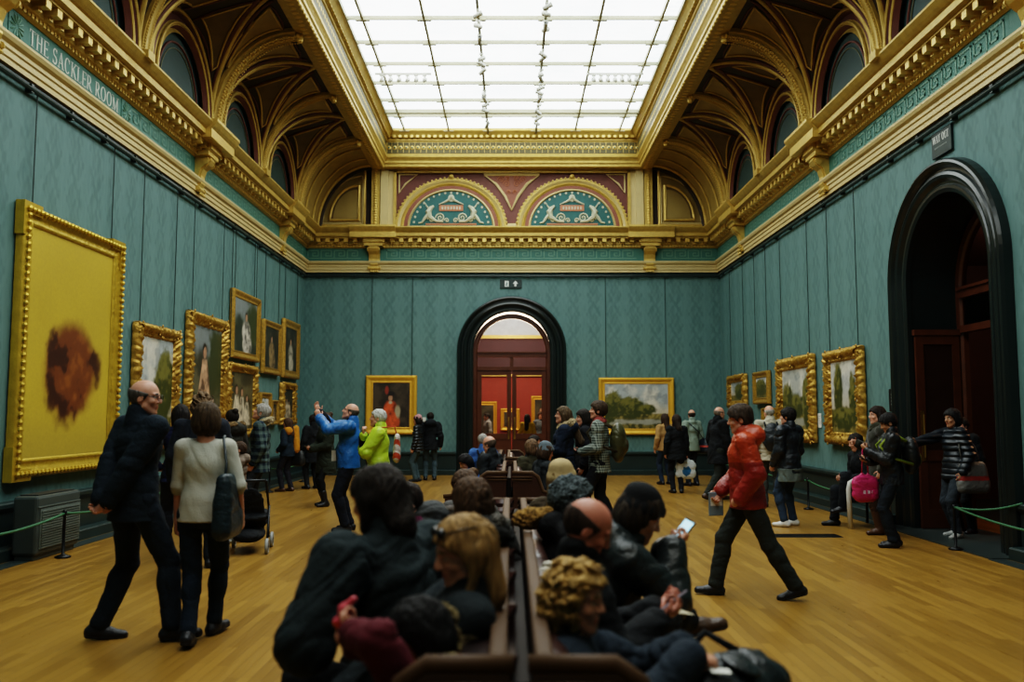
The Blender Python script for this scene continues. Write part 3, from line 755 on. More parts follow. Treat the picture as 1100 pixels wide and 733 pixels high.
    b.v = [(v[0]-tot/2+cx, v[1], v[2]) for v in b.v]; return b, tot
tt = tag(empty('room_name_lettering', (-XW+.057, 11.04, 5.905), PI/2), 'white serif capitals reading THE SACKLER ROOM on the teal frieze', 'lettering')
b, tw = serif_text('THE SACKLER ROOM', .20, 0); k_ = 2.30/tw
x_ = -1.15
for wd in ('THE', 'SACKLER', 'ROOM'):   # squeezed to the measured length on the frieze
    b, w1 = serif_text(wd, .20, 0); b.v = [((v[0]+w1/2)*k_+x_, v[1], v[2]) for v in b.v]; b.build('word', mat('white_letter_paint', (.62, .66, .58), .6, 0, .05, 5, 0), tt); x_ += (w1+.20*(.30+.26))*k_
for y in (9.62, 12.46):
    b = MB(); b.box(-XW, -XW+.064, y-.16, y+.16, 5.84, 6.16)
    b.m = 1
    for k in range(12):
        t = 2*PI*k/12; b.tube([(-XW+.067, y+.03*math.cos(t), 6.0+.03*math.sin(t)), (-XW+.067, y+.11*math.cos(t), 6.0+.11*math.sin(t)), (-XW+.067, y+.14*math.cos(t), 6.0+.14*math.sin(t))], [.006, .016, .004], 5)
    struct(b.build(trim(), [M_frieze, M_fret]))
def sign_board(name, w, h, loc, rz, label):
    t = tag(empty(name, loc, rz), label, 'sign')
    b = MB(); b.bbox(-w/2, w/2, 0, .03, -h/2, h/2, .006); b.build('board', mat('black_sign_board', (.012, .028, .026), .5, 0, .1, 5, 0), t); return t
M_sw = mat('white_sign_paint', (.75, .78, .74), .6, 0, .05, 5, 0)
t = sign_board('exit_sign', .60, .24, (BD_X-.02, YB-.035, 5.19), 0, 'small dark sign with a running figure and arrow above the back doorway')
b = MB()
def quad(b, P): b.add([(x, -.004, z) for (x, z) in P], [tuple(range(len(P)))])
quad(b, [(.10, -.07), (.15, -.07), (.15, .0), (.10, .0)]); quad(b, [(.05, 0), (.20, 0), (.125, .085)])
b.build('arrow', M_sw, t)
b = MB(); quad(b, [(-.17, -.08), (-.06, -.08), (-.06, .08), (-.17, .08)]); b.m = 1
for P in ([(-.135, .02), (-.10, .03), (-.105, -.02), (-.13, -.02)], [(-.13, -.02), (-.11, -.02), (-.08, -.065), (-.095, -.07)], [(-.135, -.02), (-.115, -.02), (-.14, -.07), (-.155, -.06)], [(-.105, .025), (-.075, .0), (-.08, -.01), (-.11, .01)], [(-.125, .04), (-.105, .04), (-.105, .06), (-.125, .06)]):
    b.add([(x, -.006, z) for (x, z) in P], [tuple(range(len(P)))])
b.build('running_figure', [M_sw, M_lunette], t)
t = sign_board('way_out_sign', .52, .34, (XW-.04, 11.28, 5.18), -PI/2, 'small dark board reading WAY OUT over the side doorway')
b, tw = serif_text('WAY OUT', .10, 0, .2); k_ = .42/tw; b.v = [(v[0]*k_, v[1], v[2]+.02) for v in b.v]; b.build('lettering', M_sw, t)
b = MB()
for k in range(11): b.box(-.17+k*.03, -.155+k*.03, -.004, 0, -.055, -.035)
b.build('small_print', mat('grey_sign_paint', (.25, .28, .26), .6, 0, .05, 5, 0), t)
p = atX(961, 430, XW-.03)
t = tag(empty('notice_board', (XW-.03, p.y, p.z), -PI/2), 'small dark notice on the wall beside the open side doorway', 'sign')
b = MB(); b.bbox(-.20, .20, 0, .03, -.17, .17, .006); b.build('board', M_dark_metal, t)
b = MB()
for k in range(4): b.box(-.12, .12-.03*k, -.004, 0, .08-.05*k, .095-.05*k)
b.build('lettering', mat('grey_sign_paint', (.25, .28, .26), .6, 0, .05, 5, 0), t)
M_card = mat('white_card', (.72, .72, .66), .7, 0, .05, 5, 0)
def wall_label(loc, rz, label, w=.13, h=.20):
    b = MB(); b.bbox(-w/2, w/2, 0, .012, -h/2, h/2, .003); b.m = 1
    for k in range(5): b.box(-w*.36, w*(.36-.06*(k % 3)), -.001, .001, h*(.3-.13*k), h*(.3-.13*k)+h*.035)
    tag(b.build('wall_label', [M_card, mat('grey_print', (.2, .2, .2), .8, 0, .05, 5, 0)], None, loc, rz), label, 'label')
p = atY(454, 452, YB-.02); wall_label((p.x, p.y, p.z), 0, 'white label card beside the red coat portrait on the back wall', .17, .17)
for (px, py, lab) in ((880, 452, 'white label card between the two tall ornate landscapes'), (937, 452, 'white label card between the tallest-tree landscape and the dark notice')):
    p = atX(px, py, XW-.02); wall_label((XW-.015, p.y, p.z), -PI/2, lab, .16, .26)
p = atX(197, 470, -XW+.02)
# floor box at the foot of the back wall
p = atY(507, 507, 23.2)
b = MB(); b.bbox(p.x-.12, p.x-.01, 23.25, 23.45, 0, .12, .01); b.bbox(p.x+.01, p.x+.12, 23.25, 23.45, 0, .12, .01); b.box(p.x-.12, p.x+.12, 23.27, 23.43, .01, .07)
tag(b.build('socket_box', mat('pale_plastic', (.55, .55, .5), .5)), 'small pale double socket box at the foot of the back wall', 'socket')

# ================================================================== PAINTINGS
def canvas_mat():
    m = bpy.data.materials.new('oil_on_canvas'); n = NT(m)
    a = n.new('ShaderNodeAttribute', attribute_name='Col'); f = n.noise(30, 4)
    n.l.new(n.mix(n.math('MULTIPLY', f, .25), a.outputs['Color'], (.03, .025, .015, 1)), n.b.inputs['Base Color'])
    n.b.inputs['Roughness'].default_value = .45; n.bump(n.noise(80, 3), .1, .002); return m
M_canvas = canvas_mat()
def fbm(u, v, seed, f0=3.0, oct=5):
    """value noise on arrays"""
    r = np.random.RandomState(seed); out = np.zeros_like(u); amp = .5; fr = f0
    for o in range(oct):
        g = r.rand(64, 64); x = u*fr; y = v*fr; xi = np.floor(x).astype(int); yi = np.floor(y).astype(int)
        fx = x-xi; fy = y-yi; fx = fx*fx*(3-2*fx); fy = fy*fy*(3-2*fy)
        a = g[xi % 64, yi % 64]; b_ = g[(xi+1) % 64, yi % 64]; c = g[xi % 64, (yi+1) % 64]; d = g[(xi+1) % 64, (yi+1) % 64]
        out += amp*(a*(1-fx)*(1-fy)+b_*fx*(1-fy)+c*(1-fx)*fy+d*fx*fy); amp *= .5; fr *= 2
    return out
def mixc(A, col, m): return A*(1-m[..., None])+np.array(col)*m[..., None]
def ss(x, a, b_): t = np.clip((x-a)/(b_-a), 0, 1); return t*t*(3-2*t)
def blob(u, v, cx, cy, rx, ry, n, e=.25, k=.6): return 1-ss(np.sqrt(((u-cx)/rx)**2+((v-cy)/ry)**2)+(n-.5)*k, 1-e, 1+e)
def landscape(seed, horizon=.3, trees=(), sky=(.42, .47, .48), warm=(.55, .47, .33), green=(.05, .06, .012), water=False):
    def fn(u, v, asp):
        n = fbm(u*asp, v, seed); n2 = fbm(u*asp, v, seed+1, 7); n3 = fbm(u*asp, v, seed+2, 16)
        A = np.ones(u.shape+(3,))*np.array(sky); A = mixc(A, (.72, .69, .60), ss(n, .42, .62)); A = mixc(A, (.22, .25, .27), ss(n2, .5, .7)*.6)
        A = mixc(A, warm, (1-ss(v, horizon, horizon+.3))*.7)
        g = 1-ss(v+(n-.5)*.08, horizon-.02, horizon+.02)
        A = mixc(A, (.20, .16, .04), g); A = mixc(A, (.06, .06, .015), g*ss(n2, .42, .6)); A = mixc(A, (.38, .30, .10), g*ss(n3, .56, .68)*.6)
        if water: w = g*(1-ss(np.abs(v-horizon*.45)+(n2-.5)*.1, .03, .07)); A = mixc(A, (.34, .34, .28), w)
        for (cx, cy, rx, ry) in trees:
            m = blob(u, v, cx, cy, rx, ry, n3*.5+n2*.5, .18, .9)
            lit = ss(n3+.3*(v-cy)/ry+.2*(cx-u)/rx, .45, .75)
            A = mixc(A, green, m); A = mixc(A, (.22, .20, .045), m*lit*.75)
        return A*(.85+.3*n3[..., None])
    return fn
def portrait(seed, coat, bg=(.035, .03, .018), figs=((.5, .0, 1.0),), sky=False, dress=False, hatted=False):
    def fn(u, v, asp):
        n = fbm(u*asp, v, seed, 3); n2 = fbm(u*asp, v, seed+1, 10)
        A = np.ones(u.shape+(3,))*np.array(bg); A = mixc(A, sc(bg, 2.6), ss(n, .42, .65))
        if sky: A = mixc(A, (.24, .27, .27), ss(v+(n-.5)*.5, .55, .8)*.9); A = mixc(A, (.05, .06, .02), blob(u, v, .85, .6, .3, .45, n2, .3, .8))
        for (cx, z0, s) in figs:
            by = z0
            if dress:
                wv = .06+.17*np.clip(1-(v-by)/(.60*s), 0, 1); m = (1-ss(np.abs(u-cx)+(n2-.5)*.05, wv*s, wv*s+.03))*(1-ss(v, by+.58*s, by+.62*s))*ss(v, by, by+.03)
            else:
                m = np.maximum(blob(u, v, cx, by+.38*s, .20*s, .24*s, n2, .2, .3), blob(u, v, cx+.05*s, by+.12*s, .22*s, .22*s, n2, .2, .3))
            A = mixc(A, coat, m); A = mixc(A, sc(coat, 1.7), m*ss(n2, .52, .68)*.6); A = mixc(A, sc(coat, .3), m*(1-ss(n2, .3, .45)))
            hd = blob(u, v, cx, by+.69*s, .055*s/asp**.5, .075*s, n2, .2, .1)
            A = mixc(A, (.03, .018, .01), blob(u, v, cx-.01, by+.72*s, .075*s/asp**.5, .09*s, n2, .2, .2)); A = mixc(A, (.45, .25, .15), hd)
            if hatted: A = mixc(A, (.012, .010, .012), blob(u, v, cx, by+.80*s, .11, .05, n2, .2, .2)); A = mixc(A, (.30, .05, .03), blob(u, v, cx-.10, by+.88*s, .05, .09, n2, .3, .4)); A = mixc(A, (.40, .34, .22), blob(u, v, cx+.20, by+.36*s, .07, .14, n2, .3, .6)); A = mixc(A, (.5, .42, .3), blob(u, v, cx, by+.58*s, .05, .035, n2, .2, .3))
        return A*(.85+.3*n2[..., None])
    return fn
def ochre_study(u, v, asp):
    """plain ochre ground with a loose chestnut mass low in the middle"""
    n = fbm(u*asp, v, 5, 3); n2 = fbm(u*asp, v, 6, 9)
    A = np.ones(u.shape+(3,))*np.array((.54, .385, .042)); A = A*(.88+.25*n[..., None]); A = mixc(A, (.42, .31, .05), (1-ss(v, .0, .25))*.7)
    m = blob(u, v, .52, .40, .30, .22, n2, .22, .7); A = mixc(A, (.17, .050, .012), m); A = mixc(A, (.30, .10, .02), m*ss(n2, .52, .66)*.8); A = mixc(A, (.05, .014, .006), m*(1-ss(n2, .34, .46)))
    return A
def framed(name, label, wall, a0, a1, z0, z1, fw, style, paint, group=None, wires=True, tilt=0.0, gold=None):
    """a0..a1 along the wall as the viewer sees it, outer frame size"""
    w = abs(a1-a0); h = z1-z0; ca = (a0+a1)/2
    loc, rz = {'left': ((-XW+.02, ca, z0), PI/2), 'right': ((XW-.02, ca, z0), -PI/2), 'back': ((ca, YB-.02, z0), 0)}[wall]
    if wall == 'red': pass
    root = tag(empty(name, loc, rz), label, 'painting', group)
    P = {'plain': [(0, 0), (0, .07), (.15, .10), (.4, .085), (.6, .06), (.85, .055), (.9, .065), (1, .04)],
         'wide': [(0, 0), (0, .08), (.1, .11), (.3, .11), (.5, .07), (.8, .07), (.86, .085), (1, .05)],
         'ornate': [(0, 0), (0, .06), (.12, .11), (.35, .13), (.6, .09), (.8, .06), (.88, .075), (1, .045)]}[style]
    b = MB(); b.smooth = True; N = max(10, int(max(w, h)/.035)); amp = {'plain': .004, 'wide': .006, 'ornate': .020}[style]
    rng = np.random.RandomState(int(w*1000)+int(ca*77) & 0xffff)
    for side in range(4):
        L = w if side % 2 == 0 else h; n = max(8, int(L/(.04 if style != 'ornate' else .026))); vs = []
        ph = rng.rand(6)*6
        for i in range(n+1):
            t = i/n
            for (fi, d) in P:
                ins = fi*fw; s = ins+(L-2*ins)*t
                wob = amp*(math.sin(s*58+ph[0]+fi*11)+.8*math.sin(s*97+ph[1]-fi*17)+.4*math.sin(s*23+ph[2]))*(1 if 0 < d and fi < .9 else .0)*(.6 if fi == 0 else 1)
                o = ins-(amp*.9*abs(math.sin(s*PI/.17)) if (fi == 0) else 0)
                c = {0: (s, o), 1: (w-o, s), 2: (w-s, h-o), 3: (o, h-s)}[side]
                vs.append((c[0]-w/2, -(d+(wob if d > 0 else 0)), c[1]))
        k = len(P)
        if style == 'ornate': vs = [(x+rng.randn()*.004, y+rng.randn()*.007, z+rng.randn()*.004) if -.135 < y < -.05 else (x, y, z) for (x, y, z) in vs]
        b.add(vs, [(i*k+j, i*k+j+1, (i+1)*k+j+1, (i+1)*k+j) for i in range(n) for j in range(k-1)])
    b.smooth = True
    if style == 'ornate':
        for (cx, cz) in ((fw*.45, fw*.45), (w-fw*.45, fw*.45), (fw*.45, h-fw*.45), (w-fw*.45, h-fw*.45), (w/2, fw*.4), (w/2, h-fw*.4), (fw*.4, h/2), (w-fw*.4, h/2)):
            b.sphere((cx-w/2, -.11, cz), fw*.30, 8, (1.15, .35, 1)); 
            for q in range(5): b.sphere((cx-w/2+fw*.5*math.cos(q*1.256), -.11, cz+fw*.5*math.sin(q*1.256)), fw*.14, 6, (1, .5, 1))
    if style == 'wide':
        for (sx, sz) in ((-1, 0), (1, 0), (-1, 1), (1, 1)):
            x0 = sx*w/2; b.smooth = False
            b.box(min(x0+sx*.035, x0-sx*.10), max(x0+sx*.035, x0-sx*.10), -.105, 0, -.035 if sz == 0 else h-.36, .36 if sz == 0 else h+.035); b.box(min(x0, x0-sx*.36), max(x0, x0-sx*.36), -.104, 0, -.035 if sz == 0 else h-.10, .10 if sz == 0 else h+.035)
        n = int(h/.085)
        for k in range(n):
            for x0 in (-w/2+.05, w/2-.05): b.sphere((x0, -.12, (k+.5)*h/n), .035, 6)
        n = int(w/.085)
        for k in range(n):
            for zz in (.05, h-.05): b.sphere((-w/2+(k+.5)*w/n, -.12, zz), .035, 6)
    b.build('frame', gold or (M_gold_pic if style != 'wide' else M_gold_wide), root)
    # canvas
    nu = int(max(24, min(120, w/.02))); nv = int(max(24, min(130, h/.02)))
    cw, chh = w-2*fw*.94, h-2*fw*.94
    U, V = np.meshgrid(np.linspace(0, 1, nu+1), np.linspace(0, 1, nv+1), indexing='ij')
    col = np.clip(paint(U, V, cw/chh), 0, 1).reshape(-1, 3)
    b = MB(); b.grid(lambda u, v: (-cw/2+u*cw, -.045, fw*.94+v*chh), nu, nv); o = b.build('canvas', M_canvas, root)
    at = o.data.color_attributes.new('Col', 'FLOAT_COLOR', 'POINT'); at.data.foreach_set('color', np.concatenate([col, np.ones((len(col), 1))], 1).ravel())
    if wires:
        for sx in (-1, 1): 
            b = MB(); b.tube([(sx*w*.40, -.03, h-.02), (sx*w*.40, -.03, 5.40-z0)], .008, 5); b.build('hanging_wire', M_skirt, root)
    return root
M_gold_pic = mat('carved_giltwood', (.44, .26, .05), .40, .5, .65, 22, .5, 45, .012)  # strong tone variation puts dark recesses and bright highlights into the gilt colour
M_gold_wide = mat('burnished_giltwood', (.52, .35, .04), .4, .45, .25, 10, .4, 45, .01)
M_gold_bright = mat('clean_gilding', (.72, .40, .05), .38, .4, .12, 8, .2, 40, .006)
framed('framed_painting', 'huge ochre canvas with a chestnut brown mass in a wide gold frame', 'left', 9.88, 12.43, .87, 4.02, .22, 'wide', ochre_study)
LG = 'gilt framed paintings on the long wall'
framed('framed_painting', 'sunlit landscape of yellow trees in an ornate gilt frame beside the huge ochre canvas', 'left', 13.04, 14.70, 1.06, 2.99, .19, 'ornate', landscape(11, .22, ((.75, .5, .32, .36), (.3, .25, .4, .2))), LG)
framed('framed_painting', 'full-length pale dressed figure in a dark ornate gilt frame', 'left', 15.15, 17.15, 1.53, 3.42, .22, 'ornate', portrait(12, (.50, .30, .18), (.05, .045, .025), ((.42, .02, .95),), True, True), LG)
framed('framed_painting', 'highest picture, a pale figure under dark trees in a plain gilt frame', 'left', 17.50, 19.38, 2.76, 4.16, .16, 'plain', portrait(13, (.46, .42, .36), (.035, .04, .025), ((.52, .05, .9),), True), LG)
framed('framed_painting', 'dim brown portrait in a plain gilt frame between two taller gilt frames', 'left', 19.72, 21.20, 2.55, 3.78, .15, 'plain', portrait(14, (.22, .15, .07), (.03, .028, .018), ((.5, .05, .95),)), LG)
framed('framed_painting', 'narrow portrait with a white-collared sitter nearest the room corner, upper row', 'left', 21.47, 23.02, 2.53, 3.99, .20, 'plain', portrait(15, (.40, .36, .28), (.03, .028, .02), ((.48, .05, .9),)), LG)
framed('framed_painting', 'group of pale upright figures in a dark gilt frame, lower row', 'left', 17.30, 19.22, 1.14, 2.64, .17, 'ornate', portrait(16, (.55, .46, .33), (.05, .042, .02), ((.3, .06, .9), (.52, .06, .85), (.74, .06, .7)), False, True), LG)
framed('framed_painting', 'small gilt framed picture hung low behind the man in plaid', 'left', 19.58, 20.43, 1.41, 2.11, .13, 'plain', landscape(17, .4, ((.3, .5, .3, .3),)), LG, False)
framed('framed_painting', 'smallest gilt framed picture hung low on the long wall', 'left', 20.50, 21.08, 1.38, 1.95, .10, 'plain', portrait(18, (.3, .2, .1)), LG, False)
framed('framed_painting', 'gilt framed picture with pale figures low beside the corner', 'left', 21.40, 22.68, 1.37, 2.40, .16, 'ornate', portrait(19, (.45, .36, .25), (.03, .028, .018), ((.4, .05, .8), (.62, .05, .7))), LG, False)
framed('framed_painting', 'portrait of a seated figure in a red coat in a bright gold frame', 'back', -3.96, -2.58, 1.08, 2.67, .20, 'plain', portrait(20, (.50, .085, .025), (.030, .022, .015), ((.48, .02, .92),), hatted=True), None, True, 0, M_gold_bright)
framed('framed_painting', 'wide landscape of a field and trees under clouds in a bright gold frame', 'back', 2.35, 4.39, 1.07, 2.61, .17, 'plain', landscape(23, .34, ((.14, .52, .16, .30), (.42, .46, .22, .24), (.66, .42, .14, .12), (.05, .4, .1, .3)), water=True), None, True, 0, M_gold_bright)
RG = 'gilt framed landscapes on the doorway wall'
framed('framed_painting', 'small gilt framed picture closest to the corner on the doorway wall', 'right', 21.11, 22.70, 1.79, 2.59, .17, 'ornate', landscape(31, .3, ((.6, .5, .3, .4),)), RG)
framed('framed_painting', 'small gilt picture tilted forward, second from the corner on the doorway wall', 'right', 19.20, 20.35, 1.85, 2.58, .14, 'plain', landscape(32, .4, ((.4, .5, .5, .4),)), RG)
framed('framed_painting', 'tiny dark picture hung low behind the bald man with the backpack', 'right', 18.85, 19.70, 1.41, 1.75, .09, 'plain', landscape(33, .4, ((.4, .5, .5, .4),)), RG, False)
framed('framed_painting', 'tall ornate gilt frame with trees by water behind the man in white trainers', 'right', 16.36, 18.48, 1.08, 2.74, .24, 'ornate', landscape(34, .30, ((.2, .45, .22, .30), (.55, .40, .2, .2), (.9, .45, .16, .4)), sky=(.48, .50, .46), water=True), RG)
framed('framed_painting', 'tall ornate gilt frame with two dark poplars against bright cloud', 'right', 14.07, 15.66, 1.10, 2.71, .20, 'ornate', landscape(35, .32, ((.28, .58, .16, .40), (.80, .50, .13, .30), (.5, .2, .5, .15)), sky=(.55, .55, .52)), RG)
# pictures in the red gallery
for (px, w, h, zc, lab) in ((522, .8, 1.5, 1.35, 'gilt frame on the red wall, seen through the pane beside the doorway jamb'), (548, .7, .8, 1.45, 'small gilt frame on the red wall behind the meeting door leaves'), (581, .7, 1.6, 1.5, 'dark gilt frame on the red wall behind the woman in yellow')):
    p = atY(px, 440, 31.95); o = framed('framed_painting', lab, 'back', p.x-w/2, p.x+w/2, zc-h/2, zc+h/2, .13, 'plain', portrait(40+px % 7, (.2, .12, .06)), None, False, 0, M_gold_bright); o.location.y = 31.98

# ================================================================== TRACK SPOTLIGHTS UNDER THE LAYLIGHT
def spot_proto():
    t = empty('track_spotlight')
    b = MB(); b.box(-.03, .03, -.06, .06, -.05, 0); b.tube([(0, 0, -.05), (0, 0, -.14)], .014, 6); b.build('bracket', mat('white_enamel', (.62, .62, .55), .4, 0, .05, 5, 0), t)
    b = MB(); b.smooth = True
    Mx = Matrix.Translation((0, 0, -.17)) @ Matrix.Rotation(math.radians(60), 4, 'Y')
    b.lathe([(.03, -.13), (.055, -.12), (.06, .08), (.075, .13), (.07, .13), (.05, .05)], n=12, M=Mx); b.build('lamp_head', mat('white_enamel', (.62, .62, .55), .4, 0, .05, 5, 0), t)
    b = MB(); b.lathe([(.0, .09), (.055, .09), (.055, .10), (0, .10)], n=12, M=Mx); b.build('lens', mat('dark_lens', (.05, .05, .05), .15, 0, .05, 5, 0), t); return t
sp0 = spot_proto(); used = [False]
def spot(p, rz, label, group):
    o = sp0 if not used[0] else copy_tree(sp0); used[0] = True
    o.location = p; o.rotation_euler = (0, 0, rz); o.scale = (.72, .72, .72); tag(o, label, 'spotlight', group)
tracks = []
for s in (-1, 1):
    b = MB(); b.box(s*.65-.025, s*.65+.025, SY0, 23.2, ZS-.10, ZS-.05)
    for k in range(18): b.box(s*.65-.01, s*.65+.01, SY0+.5+k*1.1, SY0+.52+k*1.1, ZS-.05, ZS-.0)
    tag(b.build('lighting_track', mat('olive_painted_steel', (.24, .22, .12), .5, .2, .15, 5, 0)), 'steel lighting track under the glass ceiling, side of the '+('large ochre canvas' if s < 0 else 'side doorway'), 'track')
for (px, pys, s, lab) in ((520, (15, 27, 42, 62, 68, 76, 101, 106, 112, 118, 134), -1, 'white spotlight on the ceiling track nearer the large ochre canvas'), (577, (6, 14, 27, 31, 58, 62, 79, 84, 94, 99, 106, 112, 120, 127, 132), 1, 'white spotlight on the ceiling track nearer the side doorway')):
    for i, py in enumerate(pys):
        r = ray(px, py); y = atZ(550, py, ZS-.2).y
        if y < 23.1: spot((s*.65, y, ZS-.10), (i*2.4) % 6.28, lab, 'spotlights on the track'+(' by the long wall' if s < 0 else ' by the doorway wall'))
for (x0, x1, n, lab) in ((410, 456, 6, 'small fitting in the row of six below the glass ceiling'), (638, 684, 7, 'small fitting in the row of seven below the glass ceiling')):
    p0, p1 = atZ(x0, 85, ZS-.2), atZ(x1, 85, ZS-.2)
    b = MB(); b.box(p0.x-.15, p1.x+.15, p0.y-.02, p0.y+.02, ZS-.10, ZS-.06); tag(b.build('lighting_track', mat('white_enamel', (.62, .62, .55), .4, 0, .05, 5, 0)), 'short white cross track carrying '+('six' if n == 6 else 'seven')+' small ceiling fittings', 'track')
    for k in range(n): spot((p0.x+(p1.x-p0.x)*k/(n-1), p0.y, ZS-.10), PI/2, lab, lab[18:])

# ================================================================== BARRIERS
post_px = {}
def post(x, y, label):
    b = MB(); b.smooth = True
    b.lathe([(.0, .0), (.085, .0), (.085, .012), (.03, .03), (.016, .04), (.016, .46), (.024, .47), (.024, .51), (.012, .525), (0, .525)], n=12)
    tag(b.build('barrier_post', M_dark_metal, None, (x, y, .006)), label, 'barrier post', 'low posts of the rope barrier')
M_rope = mat('green_elastic_rope', (.035, .13, .06), .6, 0, .2, 60, .3, 120, .003)
def rope(p, q, sag, label):
    p, q = Vector(p), Vector(q); b = MB(); b.smooth = True
    b.tube([p+(q-p)*(k/16)-Vector((0, 0, sag*4*(k/16)*(1-k/16))) for k in range(17)], .014, 6)
    tag(b.build('barrier_rope', M_rope), label, 'barrier rope', 'green ropes of the low barrier')
pl_ = [(-5.02, 5.6), (-5.02, 7.7), (-5.02, 9.95), (-5.02, 12.7), (-5.02, 15.5), (-5.02, 18.3), (-5.02, 21.2)]
nl = ['', 'beyond the big ochre canvas edge', 'in front of the grey heater cabinet', 'under the sunlit tree landscape', 'under the full-length pale figure', 'under the upright figures group', 'near the corner of the long wall']
for i, (x, y) in enumerate(pl_):
    if i >= 2: post(x, y, 'low black barrier post '+nl[i])
post(-5.02, 7.7, 'low black barrier post before the grey heater cabinet, out of picture'.replace(', out of picture', ' and the camera'))
for i in range(1, len(pl_)-1): rope((pl_[i][0], pl_[i][1], .49), (pl_[i+1][0], pl_[i+1][1], .49), .07, 'thin green rope of the low barrier, '+('across the grey heater cabinet' if i == 1 else nl[i+1].replace('near', 'ending near') if i == 5 else 'running to the post '+nl[i+1]))
pr_ = [(5.02, 13.6), (5.02, 15.0), (5.02, 18.0), (5.02, 21.2)]
nr = ['beside the white framed bench', 'under the two dark poplars picture', 'under the trees by water picture', 'near the corner of the doorway wall']
for (x, y), l in zip(pr_[1:], nr[1:]): post(x, y, 'low black barrier post '+l)
for i in range(1, 3): rope((5.02, pr_[i][1], .49), (5.02, pr_[i+1][1], .49), .07, 'thin green rope of the low barrier, from '+nr[i])
rope((5.02, 15.0, .49), (5.05, 12.9, .49), .07, 'thin green rope of the low barrier, ending behind the white framed bench')
p = atZ(1027, 591); post(p.x, p.y, 'low black barrier post in front of the side doorway')
rope((p.x, p.y, .50), (5.60, 9.72, .62), .05, 'thin green rope from the doorway post back to the door jamb')
rope((p.x, p.y, .50), (5.02, 7.6, .50), .06, 'thin green rope from the doorway post toward the camera'); post(5.02, 7.6, 'low black barrier post closest to the camera on the doorway side')

# ================================================================== HEATER CABINET, FLOOR GRILLE
t = tag(empty('heater_cabinet', (-5.42, 10.15, 0)), 'grey slatted heater cabinet on the floor below the huge ochre canvas', 'heater')
b = MB(); b.bbox(-.03, .24, -.48, .48, .06, .70, .03); b.bbox(-.01, .20, -.45, .45, 0, .08, .01); b.build('casing', mat('grey_enamel', (.055, .07, .066), .45, 0, .1, 5, .05), t)
b = MB(); b.box(.235, .25, -.42, .46, .12, .56)
for k in range(15): b.box(.25, .262, -.40, .44, .13+k*.028, .145+k*.028)
b.box(.235, .252, -.46, .46, .575, .585); b.build('grille', mat('pale_grey_slats', (.13, .155, .14), .5, .1, .1, 5, .05), t)
b = MB(); b.box(.0, .20, -.40, .40, .70, .712); b.build('top_vent', mat('dark_vent', (.02, .025, .024), .5), t)
p = atZ(862, 576)
t = tag(empty('floor_grille', (p.x, p.y, 0)), 'long dark metal ventilation grille set in the oak floor near white trainers', 'grille')
b = MB(); b.box(-.48, .48, -.16, .16, 0, .006); b.build('frame', mat('grey_floor_metal', (.08, .095, .09), .4, .5, .2, 8, .05), t)
b = MB()
for k in range(40): b.box(-.46+k*.0235, -.446+k*.0235, -.14, .14, .006, .011)
b.build('slat', M_dark_metal, t)['kind'] = 'stuff'

